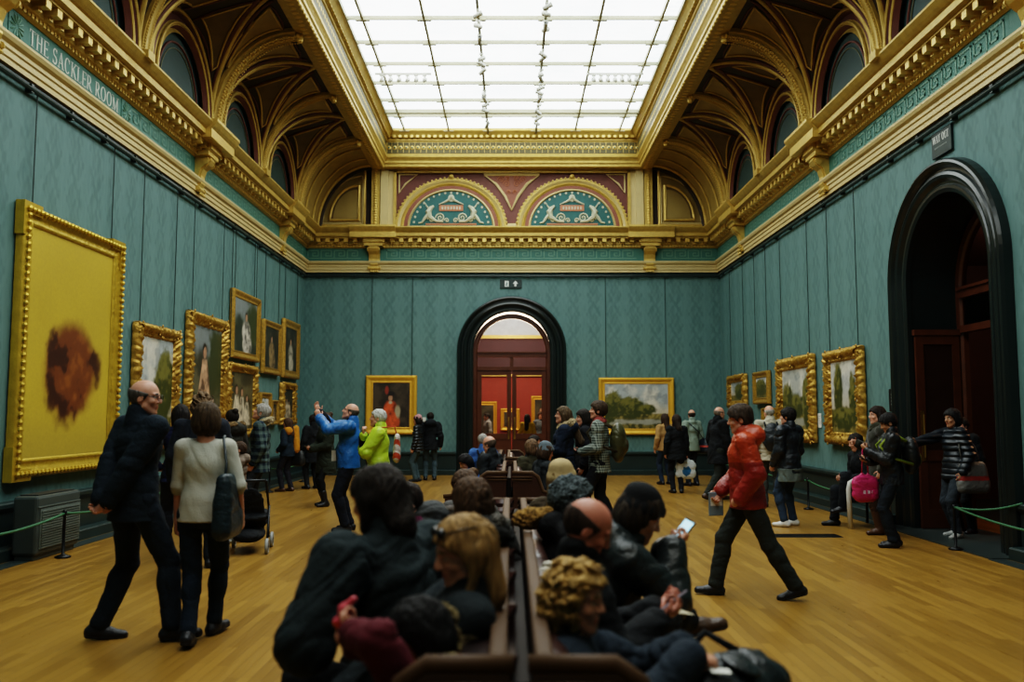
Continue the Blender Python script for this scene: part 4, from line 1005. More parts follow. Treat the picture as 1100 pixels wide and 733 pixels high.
# ================================================================== LEATHER BENCHES, BACK TO BACK
M_leather = mat('brown_leather', (.042, .017, .012), .36, 0, .3, 5, .25, 30, .01, spec=.6)
M_rail = mat('polished_dark_rail', (.075, .042, .02), .62, 0, .25, 6, .05, 30, spec=.2)
def sofa(x, y0, y1, s, label):
    """s: -1 faces the long wall, +1 faces the doorway wall; x is the plane of the back"""
    t = tag(empty('leather_bench', (x, y0, 0)), label, 'bench', 'brown leather benches down the middle of the room')
    L = y1-y0
    def X(a, b_): return (min(s*a, s*b_), max(s*a, s*b_))
    b = MB(); b.smooth = True; n = max(2, int(L/.62))
    for k in range(n): b.bbox(*X(.16, .74), L*k/n+.004, L*(k+1)/n-.004, .26, .44, .045)
    b.build('seat_cushion', M_leather, t)
    b = MB(); b.smooth = True
    for k in range(n):
        c0, c1 = L*k/n+.006, L*(k+1)/n-.006; bm = bmesh.new(); bmesh.ops.create_cube(bm, size=1)
        for v in bm.verts: v.co = Vector((s*((.03+.09*(v.co.x+.5)+(.5-v.co.z)*(.10+.09*(v.co.x+.5)))), c0+(c1-c0)*(v.co.y+.5), .43+(v.co.z+.5)*.45))
        bmesh.ops.bevel(bm, geom=bm.edges[:], offset=.035, segments=3, affect='EDGES', profile=.5); b.bm(bm)
        for q in range(2):
            for r in range(2): b.sphere((s*(.20-.04*r), c0+(c1-c0)*(.3+.4*q), .56+r*.17), .014, 6)
    b.build('backrest', M_leather, t)
    b = MB(); b.bbox(*X(.018, .072), -.02, L+.02, .885, .925, .012); b.bbox(*X(.02, .05), 0, L, .30, .89, .006); b.build('top_rail', M_rail, t)
    if s < 0: b = MB(); b.box(-.005, .045, 0.0, L, .10, .84); b.build('centre_board', mat('dark_board', (.012, .009, .007), .7, 0, .2, 6, .05, 30, spec=.15), t)
    for e in (0, L):
        b = MB(); sgn = -1 if e == 0 else 1
        prof = [(.01, .08), (.01, .88), (.24, .88), (.29, .84), (.36, .66), (.50, .62), (.74, .60), (.76, .24), (.72, .08)]
        vs = [(s*a, e+d*sgn, z) for d in (0, .05) for (a, z) in prof]; k = len(prof)
        b.add(vs, [tuple(range(k)), tuple(range(2*k-1, k-1, -1))]+[(i, (i+1) % k, k+(i+1) % k, k+i) for i in range(k)])
        ep = b.build('end_panel', M_leather, t)
        b = MB(); b.smooth = True; b.tube([(s*a, e+.025*sgn, z) for (a, z) in ((.0, .90), (.24, .90), (.31, .85), (.37, .68), (.50, .645), (.76, .62))], .026, 8); b.tube([(s*a, e+.055*sgn, z) for (a, z) in ((.0, .85), (.24, .85))], .010, 6); b.tube([(s*a, e+.055*sgn, z) for (a, z) in ((.0, .82), (.24, .82))], .010, 6); b.build('arm_rail', M_rail, ep)
        for a in (.08, .68):
            b = MB(); b.lathe([(.024, 0), (.03, .02), (.026, .10), (.034, .26)], c=(s*a, e-sgn*.07 if True else 0, 0), n=10); b.build('leg', M_rail, t)
    return t
sofa(.005, 2.5, 7.1, -1, 'long brown leather bench facing the picture wall, close to the camera')
sofa(.045, 2.5, 7.1, 1, 'long brown leather bench facing the doorway wall, close to the camera')
sofa(-.06, 10.6, 13.0, -1, 'short brown leather bench in mid room facing the picture wall')
sofa(.00, 10.6, 13.0, 1, 'short brown leather bench in mid room facing the doorway wall')
sofa(-.16, 14.2, 17.2, -1, 'farthest brown leather bench facing the picture wall, crowded with visitors'.replace('farthest', 'rear'))
sofa(-.10, 14.2, 17.2, 1, 'rear brown leather bench facing the doorway wall, before the glazed doors')
# white framed attendant's bench by the side doorway
t = tag(empty('bench_seat', (5.04, 12.75, 0)), 'white framed seat with dark cushion against the doorway wall', 'seat')
b = MB(); b.smooth = True
for y in (-.32,): b.tube([(-.30, y, .0), (-.31, y, .55), (-.29, y, .64), (-.22, y, .68), (.16, y, .68), (.22, y, .64), (.24, y, .55), (.25, y, 0)], .036, 8)
b.tube([(.24, -.32, .5), (.24, .42, .5)], .02, 8); b.build('side_frame', mat('white_lacquer', (.62, .62, .58), .4, 0, .05, 5, 0), t)
b = MB(); b.smooth = True; b.bbox(-.28, .24, -.30, .40, .36, .45, .03); b.build('seat', cloth((.02, .022, .022)), t)
for x in (-.24, .22):
    b = MB(); b.tube([(x, .38, 0), (x, .38, .40)], .02, 8); b.build('leg', M_dark_metal, t)
b = MB(); b.bbox(.16, .24, -.30, .40, .45, .90, .03); b.build('backrest', cloth((.02, .022, .022)), t)
# ================================================================== FIGURES: smooth-blended distance fields, one closed surface per part
def V(*a): return np.array(a, float)
def nrm(a): a = np.asarray(a, float); return a/max(1e-9, np.linalg.norm(a))
class SDF:
    def __init__(s, k=.02): s.p = []; s.k = k; s.cuts = []; s.noise = None
    def cap(s, a, b, ra, rb=None, k=None, flat=None, ff=1.0, sub=False):
        s.p.append(('c', np.asarray(a, float), np.asarray(b, float), ra, ra if rb is None else rb, s.k if k is None else k, None if flat is None else nrm(flat), ff, sub)); return s
    def ell(s, c, R, rad, k=None, sub=False):
        """R: rows are the axes"""
        s.p.append(('e', np.asarray(c, float), np.asarray(R, float), np.asarray(rad, float), None, s.k if k is None else k, None, 1, sub)); return s
    def cut(s, p, n): s.cuts.append((np.asarray(p, float), nrm(n))); return s
    def bounds(s):
        lo = np.full(3, 1e9); hi = -lo
        for q in s.p:
            if q[8]: continue
            if q[0] == 'c': r = max(q[3], q[4]); a = np.minimum(q[1], q[2])-r; b = np.maximum(q[1], q[2])+r
            else: r = q[3].max(); a = q[1]-r; b = q[1]+r
            lo = np.minimum(lo, a); hi = np.maximum(hi, b)
        return lo-.03, hi+.03
    def mesh(s, vox):
        lo, hi = s.bounds(); n = np.maximum(4, np.ceil((hi-lo)/vox).astype(int)+1)
        ax = [lo[i]+np.arange(n[i])*vox for i in range(3)]
        D = np.full(n, .3, np.float32)
        for q in s.p:
            k = q[5]
            if q[0] == 'c': r = max(q[3], q[4])+k+2*vox+.01; a = np.minimum(q[1], q[2])-r; b = np.maximum(q[1], q[2])+r
            else: r = q[3].max()+k+2*vox+.01; a = q[1]-r; b = q[1]+r
            i0 = np.clip(np.floor((a-lo)/vox).astype(int), 0, n); i1 = np.clip(np.ceil((b-lo)/vox).astype(int)+1, 0, n)
            if (i1 <= i0).any(): continue
            sl = tuple(slice(i0[i], i1[i]) for i in range(3))
            X = ax[0][sl[0]][:, None, None]; Y = ax[1][sl[1]][None, :, None]; Z = ax[2][sl[2]][None, None, :]
            if q[0] == 'c':
                A, B, ra, rb, f, ff = q[1], q[2], q[3], q[4], q[6], q[7]
                vx, vy, vz = X-A[0], Y-A[1], Z-A[2]; ba = B-A
                if f is not None:
                    dt = (vx*f[0]+vy*f[1]+vz*f[2])*(ff-1); vx = vx+f[0]*dt; vy = vy+f[1]*dt; vz = vz+f[2]*dt; ba = ba+f*(ba@f)*(ff-1)
                L = max(1e-9, ba@ba); t = np.clip((vx*ba[0]+vy*ba[1]+vz*ba[2])/L, 0, 1)
                d = np.sqrt((vx-t*ba[0])**2+(vy-t*ba[1])**2+(vz-t*ba[2])**2)-(ra+(rb-ra)*t)
                if f is not None: d = d/max(1.0, .5*(1+ff))
            else:
                cx, R, rad = q[1], q[2], q[3]
                vx, vy, vz = X-cx[0], Y-cx[1], Z-cx[2]
                a_ = (vx*R[0][0]+vy*R[0][1]+vz*R[0][2]); b_ = (vx*R[1][0]+vy*R[1][1]+vz*R[1][2]); c_ = (vx*R[2][0]+vy*R[2][1]+vz*R[2][2])
                k0 = np.sqrt((a_/rad[0])**2+(b_/rad[1])**2+(c_/rad[2])**2); k1 = np.sqrt((a_/rad[0]**2)**2+(b_/rad[1]**2)**2+(c_/rad[2]**2)**2)+1e-6
                d = k0*(k0-1)/k1
            S = D[sl]
            if q[8]:
                h = np.clip(k-np.abs(S+d), 0, None)/max(k, 1e-6); D[sl] = np.maximum(S, -d)+h*h*k*.25
            else:
                h = np.clip(k-np.abs(S-d), 0, None)/max(k, 1e-6); D[sl] = np.minimum(S, d)-h*h*k*.25
        X = ax[0][:, None, None]; Y = ax[1][None, :, None]; Z = ax[2][None, None, :]
        if s.noise: D += s.noise(X, Y, Z).astype(np.float32)
        for (p, nn) in s.cuts: D = np.maximum(D, (X-p[0])*nn[0]+(Y-p[1])*nn[1]+(Z-p[2])*nn[2])
        D[0] = D[-1] = .1; D[:, 0] = D[:, -1] = .1; D[:, :, 0] = D[:, :, -1] = .1
        return snets(D, lo, vox)
CORN8 = [(i, j, k) for i in (0, 1) for j in (0, 1) for k in (0, 1)]
EDG = [(a, b) for a in CORN8 for b in CORN8 if sum(abs(x-y) for x, y in zip(a, b)) == 1 and a < b]
def snets(D, lo, vox):
    S = D < 0; n = D.shape
    cnt = np.zeros((n[0]-1, n[1]-1, n[2]-1), np.int8)
    for (i, j, k) in CORN8: cnt += S[i:n[0]-1+i, j:n[1]-1+j, k:n[2]-1+k]
    act = (cnt > 0) & (cnt < 8); idx = np.argwhere(act)
    vid = np.full(act.shape, -1, np.int32); vid[act] = np.arange(len(idx))
    val = {c: D[idx[:, 0]+c[0], idx[:, 1]+c[1], idx[:, 2]+c[2]] for c in CORN8}
    acc = np.zeros((len(idx), 3)); m = np.zeros(len(idx))
    for a, b in EDG:
        da, db = val[a], val[b]; cr = (da < 0) != (db < 0); t = np.where(cr, da/np.where(cr, da-db, 1), 0)
        acc += (np.array(a)+t[:, None]*(np.array(b)-np.array(a)))*cr[:, None]; m += cr
    v = (idx+acc/m[:, None])*vox+lo
    F4 = []
    for axis in range(3):
        o1, o2 = [(1, 2), (2, 0), (0, 1)][axis]
        sa = [slice(1, -1)]*3; sa[axis] = slice(0, -1); sb = list(sa); sb[axis] = slice(1, None)
        A, B = S[tuple(sa)], S[tuple(sb)]; ch = np.argwhere(A != B)
        if not len(ch): continue
        e = ch.copy(); e[:, o1] += 1; e[:, o2] += 1
        def cell(d1, d2):
            q = e.copy(); q[:, o1] -= d1; q[:, o2] -= d2; return vid[q[:, 0], q[:, 1], q[:, 2]]
        Q = np.stack([cell(1, 1), cell(0, 1), cell(0, 0), cell(1, 0)], 1)
        fl = ~A[ch[:, 0], ch[:, 1], ch[:, 2]]; Q[fl] = Q[fl][:, ::-1]; F4.append(Q)
    return v, np.concatenate(F4)
def mesh_obj(name, v, f, mats, parent=None, mi=None):
    me = bpy.data.meshes.new(name); me.vertices.add(len(v)); me.vertices.foreach_set('co', np.ascontiguousarray(v, np.float32).ravel())
    me.loops.add(len(f)*4); me.loops.foreach_set('vertex_index', np.ascontiguousarray(f, np.int32).ravel())
    me.polygons.add(len(f)); me.polygons.foreach_set('loop_start', np.arange(0, len(f)*4, 4, dtype=np.int32))
    for m in mats: me.materials.append(m)
    if mi is not None: me.polygons.foreach_set('material_index', mi.astype(np.int32))
    me.polygons.foreach_set('use_smooth', np.ones(len(f), bool)); me.update(calc_edges=True)
    o = bpy.data.objects.new(name, me); C.objects.link(o); o.parent = parent; return o
def smooth_v(v, f, it=1, lam=.5):
    e = np.concatenate([f[:, [0, 1]], f[:, [1, 2]], f[:, [2, 3]], f[:, [3, 0]]]); 
    for _ in range(it):
        acc = np.zeros_like(v); c = np.zeros(len(v))
        np.add.at(acc, e[:, 0], v[e[:, 1]]); np.add.at(acc, e[:, 1], v[e[:, 0]]); np.add.at(c, e[:, 0], 1); np.add.at(c, e[:, 1], 1)
        v = v+(acc/np.maximum(c, 1)[:, None]-v)*lam
    return v
def wrinkle(seed, amp, fr=26.0, an=(.7, .7, 1.2)):
    r = np.random.RandomState(seed); ds = [(nrm(r.randn(3)*np.array(an))*fr*(.5+.9*r.rand()), r.rand()*6.3) for _ in range(5)]
    def fn(X, Y, Z):
        s = 0
        for d, p in ds[:3]: s = s+np.sin(X*d[0]+Y*d[1]+Z*d[2]+p)
        c = 0
        for d, p in ds: c = c+(1-np.abs(np.sin(.6*(X*d[0]+Y*d[1]+Z*d[2])+p+.9*s)))**2
        q = np.sin(X*9+s*.6)+np.sin(Z*11-s*.5)
        return (amp*.26)*s+(amp*.12)*q+(amp*.55)*(c-1.5)
    return fn
def ik(a, t, l1, l2, pole):
    d = t-a; L = np.linalg.norm(d); u = d/max(L, 1e-6); L = min(L, (l1+l2)*.999); t = a+u*L
    x = (l1*l1-l2*l2+L*L)/(2*L); h = math.sqrt(max(0, l1*l1-x*x))
    p = np.asarray(pole, float); p = nrm(p-u*(p@u)); return a+u*x+p*h, t
SK_L = (.56, .31, .21); SK_P = (.60, .32, .22); SK_T = (.44, .24, .14); SK_D = (.075, .035, .02)
NP = [0]
def person(label, pos, face, H=1.75, fem=False, pel=None, lean=0, roll=0, twist=0, hyaw=0, hpitch=0, sit=0,
           fL=None, fR=None, hL=None, hR=None, kneeL=None, kneeR=None, elL=None, elR=None, top=None, bot=None, shoe=(.01, .01, .012), hair=('short', (.03, .02, .015)),
           sk=SK_P, vox=.009, glasses=False, hat=None, scarf=None, headk=1.0, fat=1.0, cat='person', group=None, head=True):
    NP[0] += 1; seed = NP[0]; s = H/1.75; vx = vox/s
    top = dict(dict(col=(.02, .02, .022), kind='plain', hem=.80, t=.018, hood=None, fur=None, collar=True, name='jacket', sleeve=1.0, paint=None), **(top or {}))
    bot = dict(dict(col=(.015, .017, .02), kind='plain', fit=1.0, name='trousers', top=1.02), **(bot or {}))
    # ---------------- skeleton
    pz = .50 if sit else .95
    P = V(0, 0, pz) if pel is None else V(*pel)
    la, ro, tw = math.radians(lean), math.radians(roll), math.radians(twist)
    U = nrm(V(math.sin(la), math.sin(ro), math.cos(la)*math.cos(ro)))
    L = V(-math.sin(tw), math.cos(tw), 0); L = nrm(L-U*(L@U)); Fw = np.cross(L, U)
    sw = (.168 if fem else .190)*fat**.5
    waist = P+U*.14; chest = P+U*.33+Fw*.005; neck = P+U*.545-Fw*.012
    shL, shR = P+U*.475+L*sw, P+U*.475-L*sw
    y, p = math.radians(hyaw), math.radians(hpitch)
    HF = V(math.cos(p)*math.cos(y), math.cos(p)*math.sin(y), math.sin(p)); HL = V(-math.sin(y), math.cos(y), 0); HU = np.cross(HF, HL)
    hc = neck+nrm(U+V(0, 0, 1)+HF*.25)*.135*headk**.5+HF*.012
    hip = .098 if fem else .092
    hips = {1: P+V(0, hip, -.03), -1: P+V(0, -hip, -.03)}
    def foot(sp, sd):
        d = dict(f=.0 if not sit else .47, l=sd*.115, u=.085, yaw=sd*10, pitch=0)
        if sp:
            for k_, v_ in zip(('f', 'l', 'u', 'yaw', 'pitch'), sp): d[k_] = v_
        return d
    ft = {1: foot(fL, 1), -1: foot(fR, -1)}
    legs = {}
    for sd in (1, -1):
        a = V(ft[sd]['f'], ft[sd]['l'], ft[sd]['u']); pole = {1: kneeL, -1: kneeR}[sd] or (1, sd*.08, .25 if sit else 0)
        kn, an = ik(hips[sd], a, .44, .435, pole); legs[sd] = (hips[sd], kn, an)
    hands = {}
    for sd, hs, sh, el in ((1, hL, shL, elL), (-1, hR, shR, elR)):
        d = dict(f=sh[0]+.07, l=sh[1]+sd*.075, u=sh[2]-.535, curl=22, hd=None, pn=None)
        if hs:
            for k_, v_ in zip(('f', 'l', 'u', 'curl', 'hd', 'pn'), hs): d[k_] = v_
        e, w = ik(sh, V(d['f'], d['l'], d['u']), .295, .265, el or (-.8, sd*.5, -.35))
        hd = nrm(w-e) if d['hd'] is None else nrm(d['hd'])
        pn = V(0, -sd, 0)*1.0+Fw*.1 if d['pn'] is None else V(*d['pn'])
        pn = nrm(pn-hd*(pn@hd)); hands[sd] = (sh, e, w, hd, pn, d['curl'])
    # ---------------- body
    b = SDF(.03); RT = (Fw, L, U)
    I3 = np.eye(3)
    hipw = .165 if fem else .15
    b.ell(P+U*.0, RT, (.105, hipw, .12)); b.cap(P+U*.05, chest, .098*1.15, .115*1.15, flat=Fw, ff=1.22)
    b.ell(chest+U*.02, RT, (.105, .15, .17)); b.cap(shL-L*.03, shR+L*.03, .055, k=.04)
    b.cap(neck-U*.06, neck, .062, .056, k=.03); b.cap(neck, hc-HU*.04*headk, .055, .052)
    for sd in (1, -1):
        h_, kn, an = legs[sd]; yw, pt = math.radians(ft[sd]['yaw']), math.radians(ft[sd]['pitch'])
        b.cap(h_, kn, .078, .052); b.cap(kn, an, .052, .036); b.ell(kn+(an-kn)*.28-nrm(kn-h_)*.0+V(-.012, 0, 0), I3, (.052, .050, .09))
        fd = V(math.cos(pt)*math.cos(yw), math.cos(pt)*math.sin(yw), -math.sin(pt)); fu = V(math.sin(pt)*math.cos(yw), math.sin(pt)*math.sin(yw), math.cos(pt)); b.cap(an-fd*.025-fu*.038, an+fd*.125-fu*.052, .028, .020)
        sh, e, w, hd, pn, curl = hands[sd]
        b.cap(sh, e, .048, .039); b.cap(e, w, .040, .027)
        th = -np.cross(hd, pn)*sd  # direction of the thumb
        hk = .9 if fem else 1.0; fr = max(.0088*hk, .78*vx)
        b.cap(w, w+hd*.085*hk, .027*1.5, .040*1.02*hk, k=.012, flat=pn, ff=1.9)
        c = math.radians(curl)
        for q, (off, ln) in enumerate(((.031, .072), (.0105, .082), (-.0105, .076), (-.031, .060))):
            a = w+hd*.086*hk+th*off*hk; g = c*(1+.12*q); pts = [a]
            for j, fr_ in enumerate((.45, .31, .24)):
                ang = g*(j+.6); dd = hd*math.cos(ang)+pn*math.sin(ang)+th*off*(.9 if curl < 40 else .0); pts.append(pts[-1]+nrm(dd)*ln*fr_*hk)
            for j in range(3): b.cap(pts[j], pts[j+1], fr*(1.03-.07*j), fr*(.97-.09*j), k=.003)
        a = w+hd*.022+th*.028*hk; m1 = a+nrm(hd*.62+th*.75+pn*.25)*.046*hk; m2 = m1+nrm(hd*.85+th*.25+pn*(.3+.5*math.sin(c)))*.036*hk
        b.cap(a, m1, fr*1.45, fr*1.15, k=.008); b.cap(m1, m2, fr*1.12, fr*.9, k=.003)
    K = headk; HR = (HF, HL, HU)
    def h(f, l, u): return hc+HF*f*K+HL*l*K+HU*u*K
    b.ell(h(-.008, 0, .028), HR, (.098*K, .077*K, .092*K), k=.02); b.ell(h(.022, 0, -.045), HR, (.068*K, .058*K, .066*K), k=.03)
    b.cap(h(.06, 0, -.095), h(.066, 0, -.10), .022*K, k=.03); b.cap(h(.02, .05, -.06), h(.06, .018, -.098), .02*K, .018*K, k=.02); b.cap(h(.02, -.05, -.06), h(.06, -.018, -.098), .02*K, .018*K, k=.02)
    for sd in (1, -1):
        b.ell(h(.092, sd*.033, .008), HR, (.014*K, .019*K, .012*K), k=.012, sub=True); b.ell(h(.073, sd*.032, .007), HR, (.013*K, .0135*K, .0125*K), k=.002)
        b.cap(h(.083, sd*.014, .026), h(.076, sd*.050, .026), .010*K, .008*K, k=.012); b.ell(h(.062, sd*.042, -.025), HR, (.022*K, .02*K, .018*K), k=.02)
        b.ell(h(-.005, sd*.077, -.008), (HF*.94-HU*.34, HL, HU*.94+HF*.34), (.020*K, .008*K, .032*K), k=.006); b.ell(h(.0, sd*.086, -.006), HR, (.009*K, .006*K, .017*K), k=.004, sub=True)
    b.cap(h(.086, 0, .018), h(.106, 0, -.022), .0085*K, .0125*K, k=.012); b.ell(h(.096, .011, -.027), HR, (.011*K, .009*K, .008*K), k=.006); b.ell(h(.096, -.011, -.027), HR, (.011*K, .009*K, .008*K), k=.006)
    b.cap(h(.084, -.016, -.056), h(.084, .016, -.056), .0085*K, k=.006); b.cap(h(.083, -.013, -.068), h(.083, .013, -.068), .0085*K, k=.006); b.cap(h(.092, -.02, -.0625), h(.092, .02, -.0625), .003*K, k=.002, sub=True)
    v, f = b.mesh(vx); fc = v[f].mean(1)-hc; hf, hl, hu = fc@HF/K, fc@HL/K, fc@HU/K; al = np.abs(hl); mi = np.zeros(len(f), int)
    frt = (hf > .05) & (hf < .13) & (np.abs(hu) < .1) & (al < .08)
    mi[frt & (((al-.032)/.0135)**2+((hu-.007)/.0072)**2 < 1)] = 1; mi[frt & (((al-.032)/.0062)**2+((hu-.007)/.0068)**2 < 1)] = 2
    mi[frt & (al > .014) & (al < .052) & (np.abs(hu-.030+.12*np.abs(al-.03)) < .0055)] = 3
    mi[frt & (al < .021) & (hu < -.050) & (hu > -.073) & (hf > .078)] = 4
    hcol = hair[1]; root = mesh_obj('person', v*s, f, [skin(sk), mat('eye_white', (.55, .52, .48), .25, 0, .02, 5, 0), mat('iris', (.02, .015, .01), .15, 0, .1, 5, 0), hairmat(sc(hcol, .8)), skin((sk[0]*.78, sk[1]*.5, sk[2]*.5))], None, mi)
    root.location = pos if len(pos) == 3 else (pos[0], pos[1], 0); root.rotation_euler = (0, 0, math.radians(face)); tag(root, label, cat, group)
    def part(name, S, mats, vx_=None, paint=None, it=0):
        v, f = S.mesh(vx_ or vx*1.15)
        if it: v = smooth_v(v, f, it)
        mi = None if paint is None else paint(v[f].mean(1))
        return mesh_obj(name, v*s, f, mats, root, mi)
    # ---------------- trousers
    if bot:
        q = SDF(.03); t = .016*bot['fit']
        q.ell(P, RT, (.105+t, hipw+t, .13)); q.cap(P+U*.02, P+U*.12, .125, .118, flat=Fw, ff=1.2)
        for sd in (1, -1):
            h_, kn, an = legs[sd]; e = an+(kn-an)*.05
            q.cap(h_, kn, .080+t, .056+t*.9); q.cap(kn, e, .055+t*.9, .037+t*1.35, k=.02)
            if bot['fit'] > .7: q.cap(e+(kn-e)*.04, e, .05+t*.5, .052+t*.5, k=.02, flat=V(0, 1, 0), ff=1.15)
            q.ell(kn+(an-kn)*.28+V(-.012, 0, 0), I3, (.055+t*.6, .054+t*.6, .10))
        q.noise = wrinkle(seed, .006 if bot['fit'] > .7 else .0025, 30)
        if not sit: q.cut(P+U*(bot['top']-.95), U)
        part(bot['name'], q, [cloth(bot['col'], bot['kind'])])
        for sd in (1, -1):
            h_, kn, an = legs[sd]; yw, pt = math.radians(ft[sd]['yaw']), math.radians(ft[sd]['pitch'])
            fd = V(math.cos(pt)*math.cos(yw), math.cos(pt)*math.sin(yw), -math.sin(pt)); fu = V(math.sin(pt)*math.cos(yw), math.sin(pt)*math.sin(yw), math.cos(pt)); fs = np.cross(fu, fd)
            q = SDF(.025); q.cap(an-fd*.045-fu*.042, an+fd*.06-fu*.045, .045, .043); q.cap(an+fd*.06-fu*.048, an+fd*.155-fu*.055, .043, .036, flat=fu, ff=1.15); q.cap(an-fd*.012, an-fu*.02, .046, .05)
            if bot.get('boots'): q.cap(an, an+(kn-an)*bot['boots'], .050, .062)
            q.cut(an-fu*.083, -fu)
            col = shoe
            sole = (.012, .011, .010) if max(col) < .2 else (.6, .6, .57)
            cc = an-fu*.066
            so = None
            if vx < .0082:
                so = SDF(.025); so.p = [list(z) for z in q.p]; so.cuts = list(q.cuts)
                for z in so.p: z[3] += .004; z[4] += .004
                so.cut(an-fu*.066, fu); q.cut(an-fu*.068, -fu)
            sh_ = part('shoe', q, [cloth(col, 'leather'), mat('shoe_sole', sole, .6, 0, .1, 8, 0)], vx*.85, (lambda c: (((c-cc)@fu) < 0).astype(int)) if so is None else None)
            if so: part('sole', so, [mat('shoe_sole', sole, .6, 0, .1, 8, 0)], vx*.8).parent = sh_
    # ---------------- upper garment
    t = top['t']; q = SDF(.035); bl = .012+t*.55
    q.ell(chest+U*.02, RT, (.112+bl, .152+bl, .175)); q.cap(shL-L*.035, shR+L*.035, .060+t*.5, k=.05)
    belly = top.get('belly', .0)
    q.cap(P+U*.02, chest, (.122+bl+belly)*(1.06 if fem else 1), .125+bl, flat=Fw, ff=1.2)
    if belly: q.ell(waist+Fw*.05, RT, (.10+belly, .13+belly*.6, .14), k=.05)
    hem = top['hem']; drop = hem-pz
    if not sit:
        wd = hipw+t+.015+.02*max(0, -drop/.2)
        q.cap(P+U*.05, P+V(0, 0, drop-.05), (hipw+t)*.98, wd, flat=Fw, ff=1.28, k=.04)
        q.cut(V(0, 0, hem), (0, 0, -1))
    else:
        q.ell(P+U*.02, RT, (.12+t, hipw+t+.012, .14), k=.04)
        if drop < -.05:
            for sd in (1, -1): h_, kn, an = legs[sd]; q.cap(h_, h_+(kn-h_)*min(1, -drop*2.4), .098+t, .080+t, k=.05)
        q.cut(P-U*.16, (0, 0, -1))
    sv = top['sleeve']
    for sd in (1, -1):
        sh, e, w, hd, pn, curl = hands[sd]
        q.cap(sh, e, .056+t, .046+t*1.1, k=.03)
        if sv >= 1: q.cap(e, w-nrm(w-e)*.012, .047+t*1.1, .035+t*.9, k=.02)
        elif sv > .5: q.cap(e, e+(w-e)*(sv-.5)*2, .047+t, .042+t*.8, k=.02)
    if top['collar']: q.cap(neck-U*.035-Fw*.012, neck+U*.035-Fw*.004, .075+t*.4, .068+t*.3, k=.025)
    if top['hood']:
        q.cap(neck-Fw*.10-U*.02+L*.07, neck-Fw*.10-U*.02-L*.07, .065+t*.5, k=.05); q.cap(neck-Fw*.07-U*.11, neck-Fw*.09, .05, .06, k=.05)
        q.cap(neck+L*.085-Fw*.03, neck+L*.05+Fw*.07-U*.05, .035, .028, k=.04); q.cap(neck-L*.085-Fw*.03, neck-L*.05+Fw*.07-U*.05, .035, .028, k=.04)
    wr = wrinkle(seed+50, top.get('wr', .010), 24)
    if top['kind'] == 'puffer': q.noise = lambda X, Y, Z: .011*np.abs(np.sin(Z*36+.6*np.sin(X*9)))+.35*wr(X, Y, Z)
    else: q.noise = wr
    mats = [cloth(top['col'], top['kind'])]; paint = None
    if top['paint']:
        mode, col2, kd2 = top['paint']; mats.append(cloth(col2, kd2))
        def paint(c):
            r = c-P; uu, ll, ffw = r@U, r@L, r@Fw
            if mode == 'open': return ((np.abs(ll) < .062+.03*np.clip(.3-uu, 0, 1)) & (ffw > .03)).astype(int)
            if mode == 'yoke_or_toplight': return (uu < .30).astype(int)
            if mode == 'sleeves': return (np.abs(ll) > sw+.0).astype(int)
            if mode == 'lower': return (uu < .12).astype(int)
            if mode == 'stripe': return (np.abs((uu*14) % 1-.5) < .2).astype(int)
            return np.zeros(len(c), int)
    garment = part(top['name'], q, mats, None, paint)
    if top['fur']:
        q = SDF(.03)
        fur = top['fur']; a = 14; R_ = .105 if fur[1] != 'up' else .125
        for i in range(a):
            th0, th1 = PI*(.22+1.56*i/a)-PI, PI*(.22+1.56*(i+1)/a)-PI
            pt = lambda th: neck+Fw*(math.cos(th)*R_-.035)+L*math.sin(th)*R_*1.1+U*(.005-.05*math.cos(th))
            q.cap(pt(th0), pt(th1), .042)
        q.noise = wrinkle(seed+9, .016, 80); part('fur_trim', q, [cloth(fur[0], 'fur')]).parent = garment
    if scarf:
        q = SDF(.03); q.cap(neck-U*.01+L*.05, neck-U*.01-L*.05, .075, flat=U, ff=1.1); q.cap(neck+Fw*.07, neck+Fw*.10-U*.16, .045, .04); q.noise = wrinkle(seed+3, .012, 50); part('scarf', q, [cloth(scarf, 'knit')])
    # ---------------- hair and hats
    st = hair[0]; q = SDF(.02); tk = {'short': .014, 'bald': .004, 'fringe': .007, 'crop': .007, 'long': .018, 'bob': .026, 'curly': .028, 'bun': .014, 'thick': .024}[st]*K
    if st != 'bald':
        q.ell(h(-.010, 0, .030), HR, (.098*K+tk, .077*K+tk, .092*K+tk))
        if st in ('bob', 'curly'): q.ell(h(-.035, 0, -.03), HR, (.085*K+tk*.6, .080*K+tk, .10*K), k=.03)
        if st == 'thick': q.ell(h(-.02, 0, .07), HR, (.10*K, .075*K, .065*K), k=.03)
        if st in ('long',):
            fall = nrm(-V(0, 0, 1)*.9-U*.3-Fw*.12); ln = hair[2] if len(hair) > 2 else .34
            a = h(-.065, 0, 0); q.cap(a, a+fall*ln-Fw*(.15 if top['fur'] or top['hood'] else .035), .082*K, .068*K, flat=Fw, ff=1.3, k=.03)
            for sd in (1, -1): a = h(-.015, sd*.07, .0); q.cap(a, a+fall*ln*.9+Fw*.03, .034*K, .026*K, k=.03)
        q.ell(h(.106, 0, -.050 if st != 'curly' else -.035), HR, (.104*K, .135*K, .112*K), k=.012, sub=True)
        if st in ('short', 'crop', 'fringe', 'bun', 'thick'):
            q.ell(h(.035, 0, -.115), HR, (.135*K, .14*K, .085*K), k=.01, sub=True)
        if st == 'fringe': q.ell(h(.035, 0, .115), HR, (.17*K, .125*K, .102*K), k=.008, sub=True)
        if st == 'bun': q.ell(h(-.085, 0, .105), HR, (.045*K, .045*K, .045*K), k=.01)
        if st in ('short', 'thick', 'crop'):
            for sd in (1, -1): q.ell(h(-.004, sd*.09, -.012), HR, (.024*K, .03*K, .034*K), k=.004, sub=True)
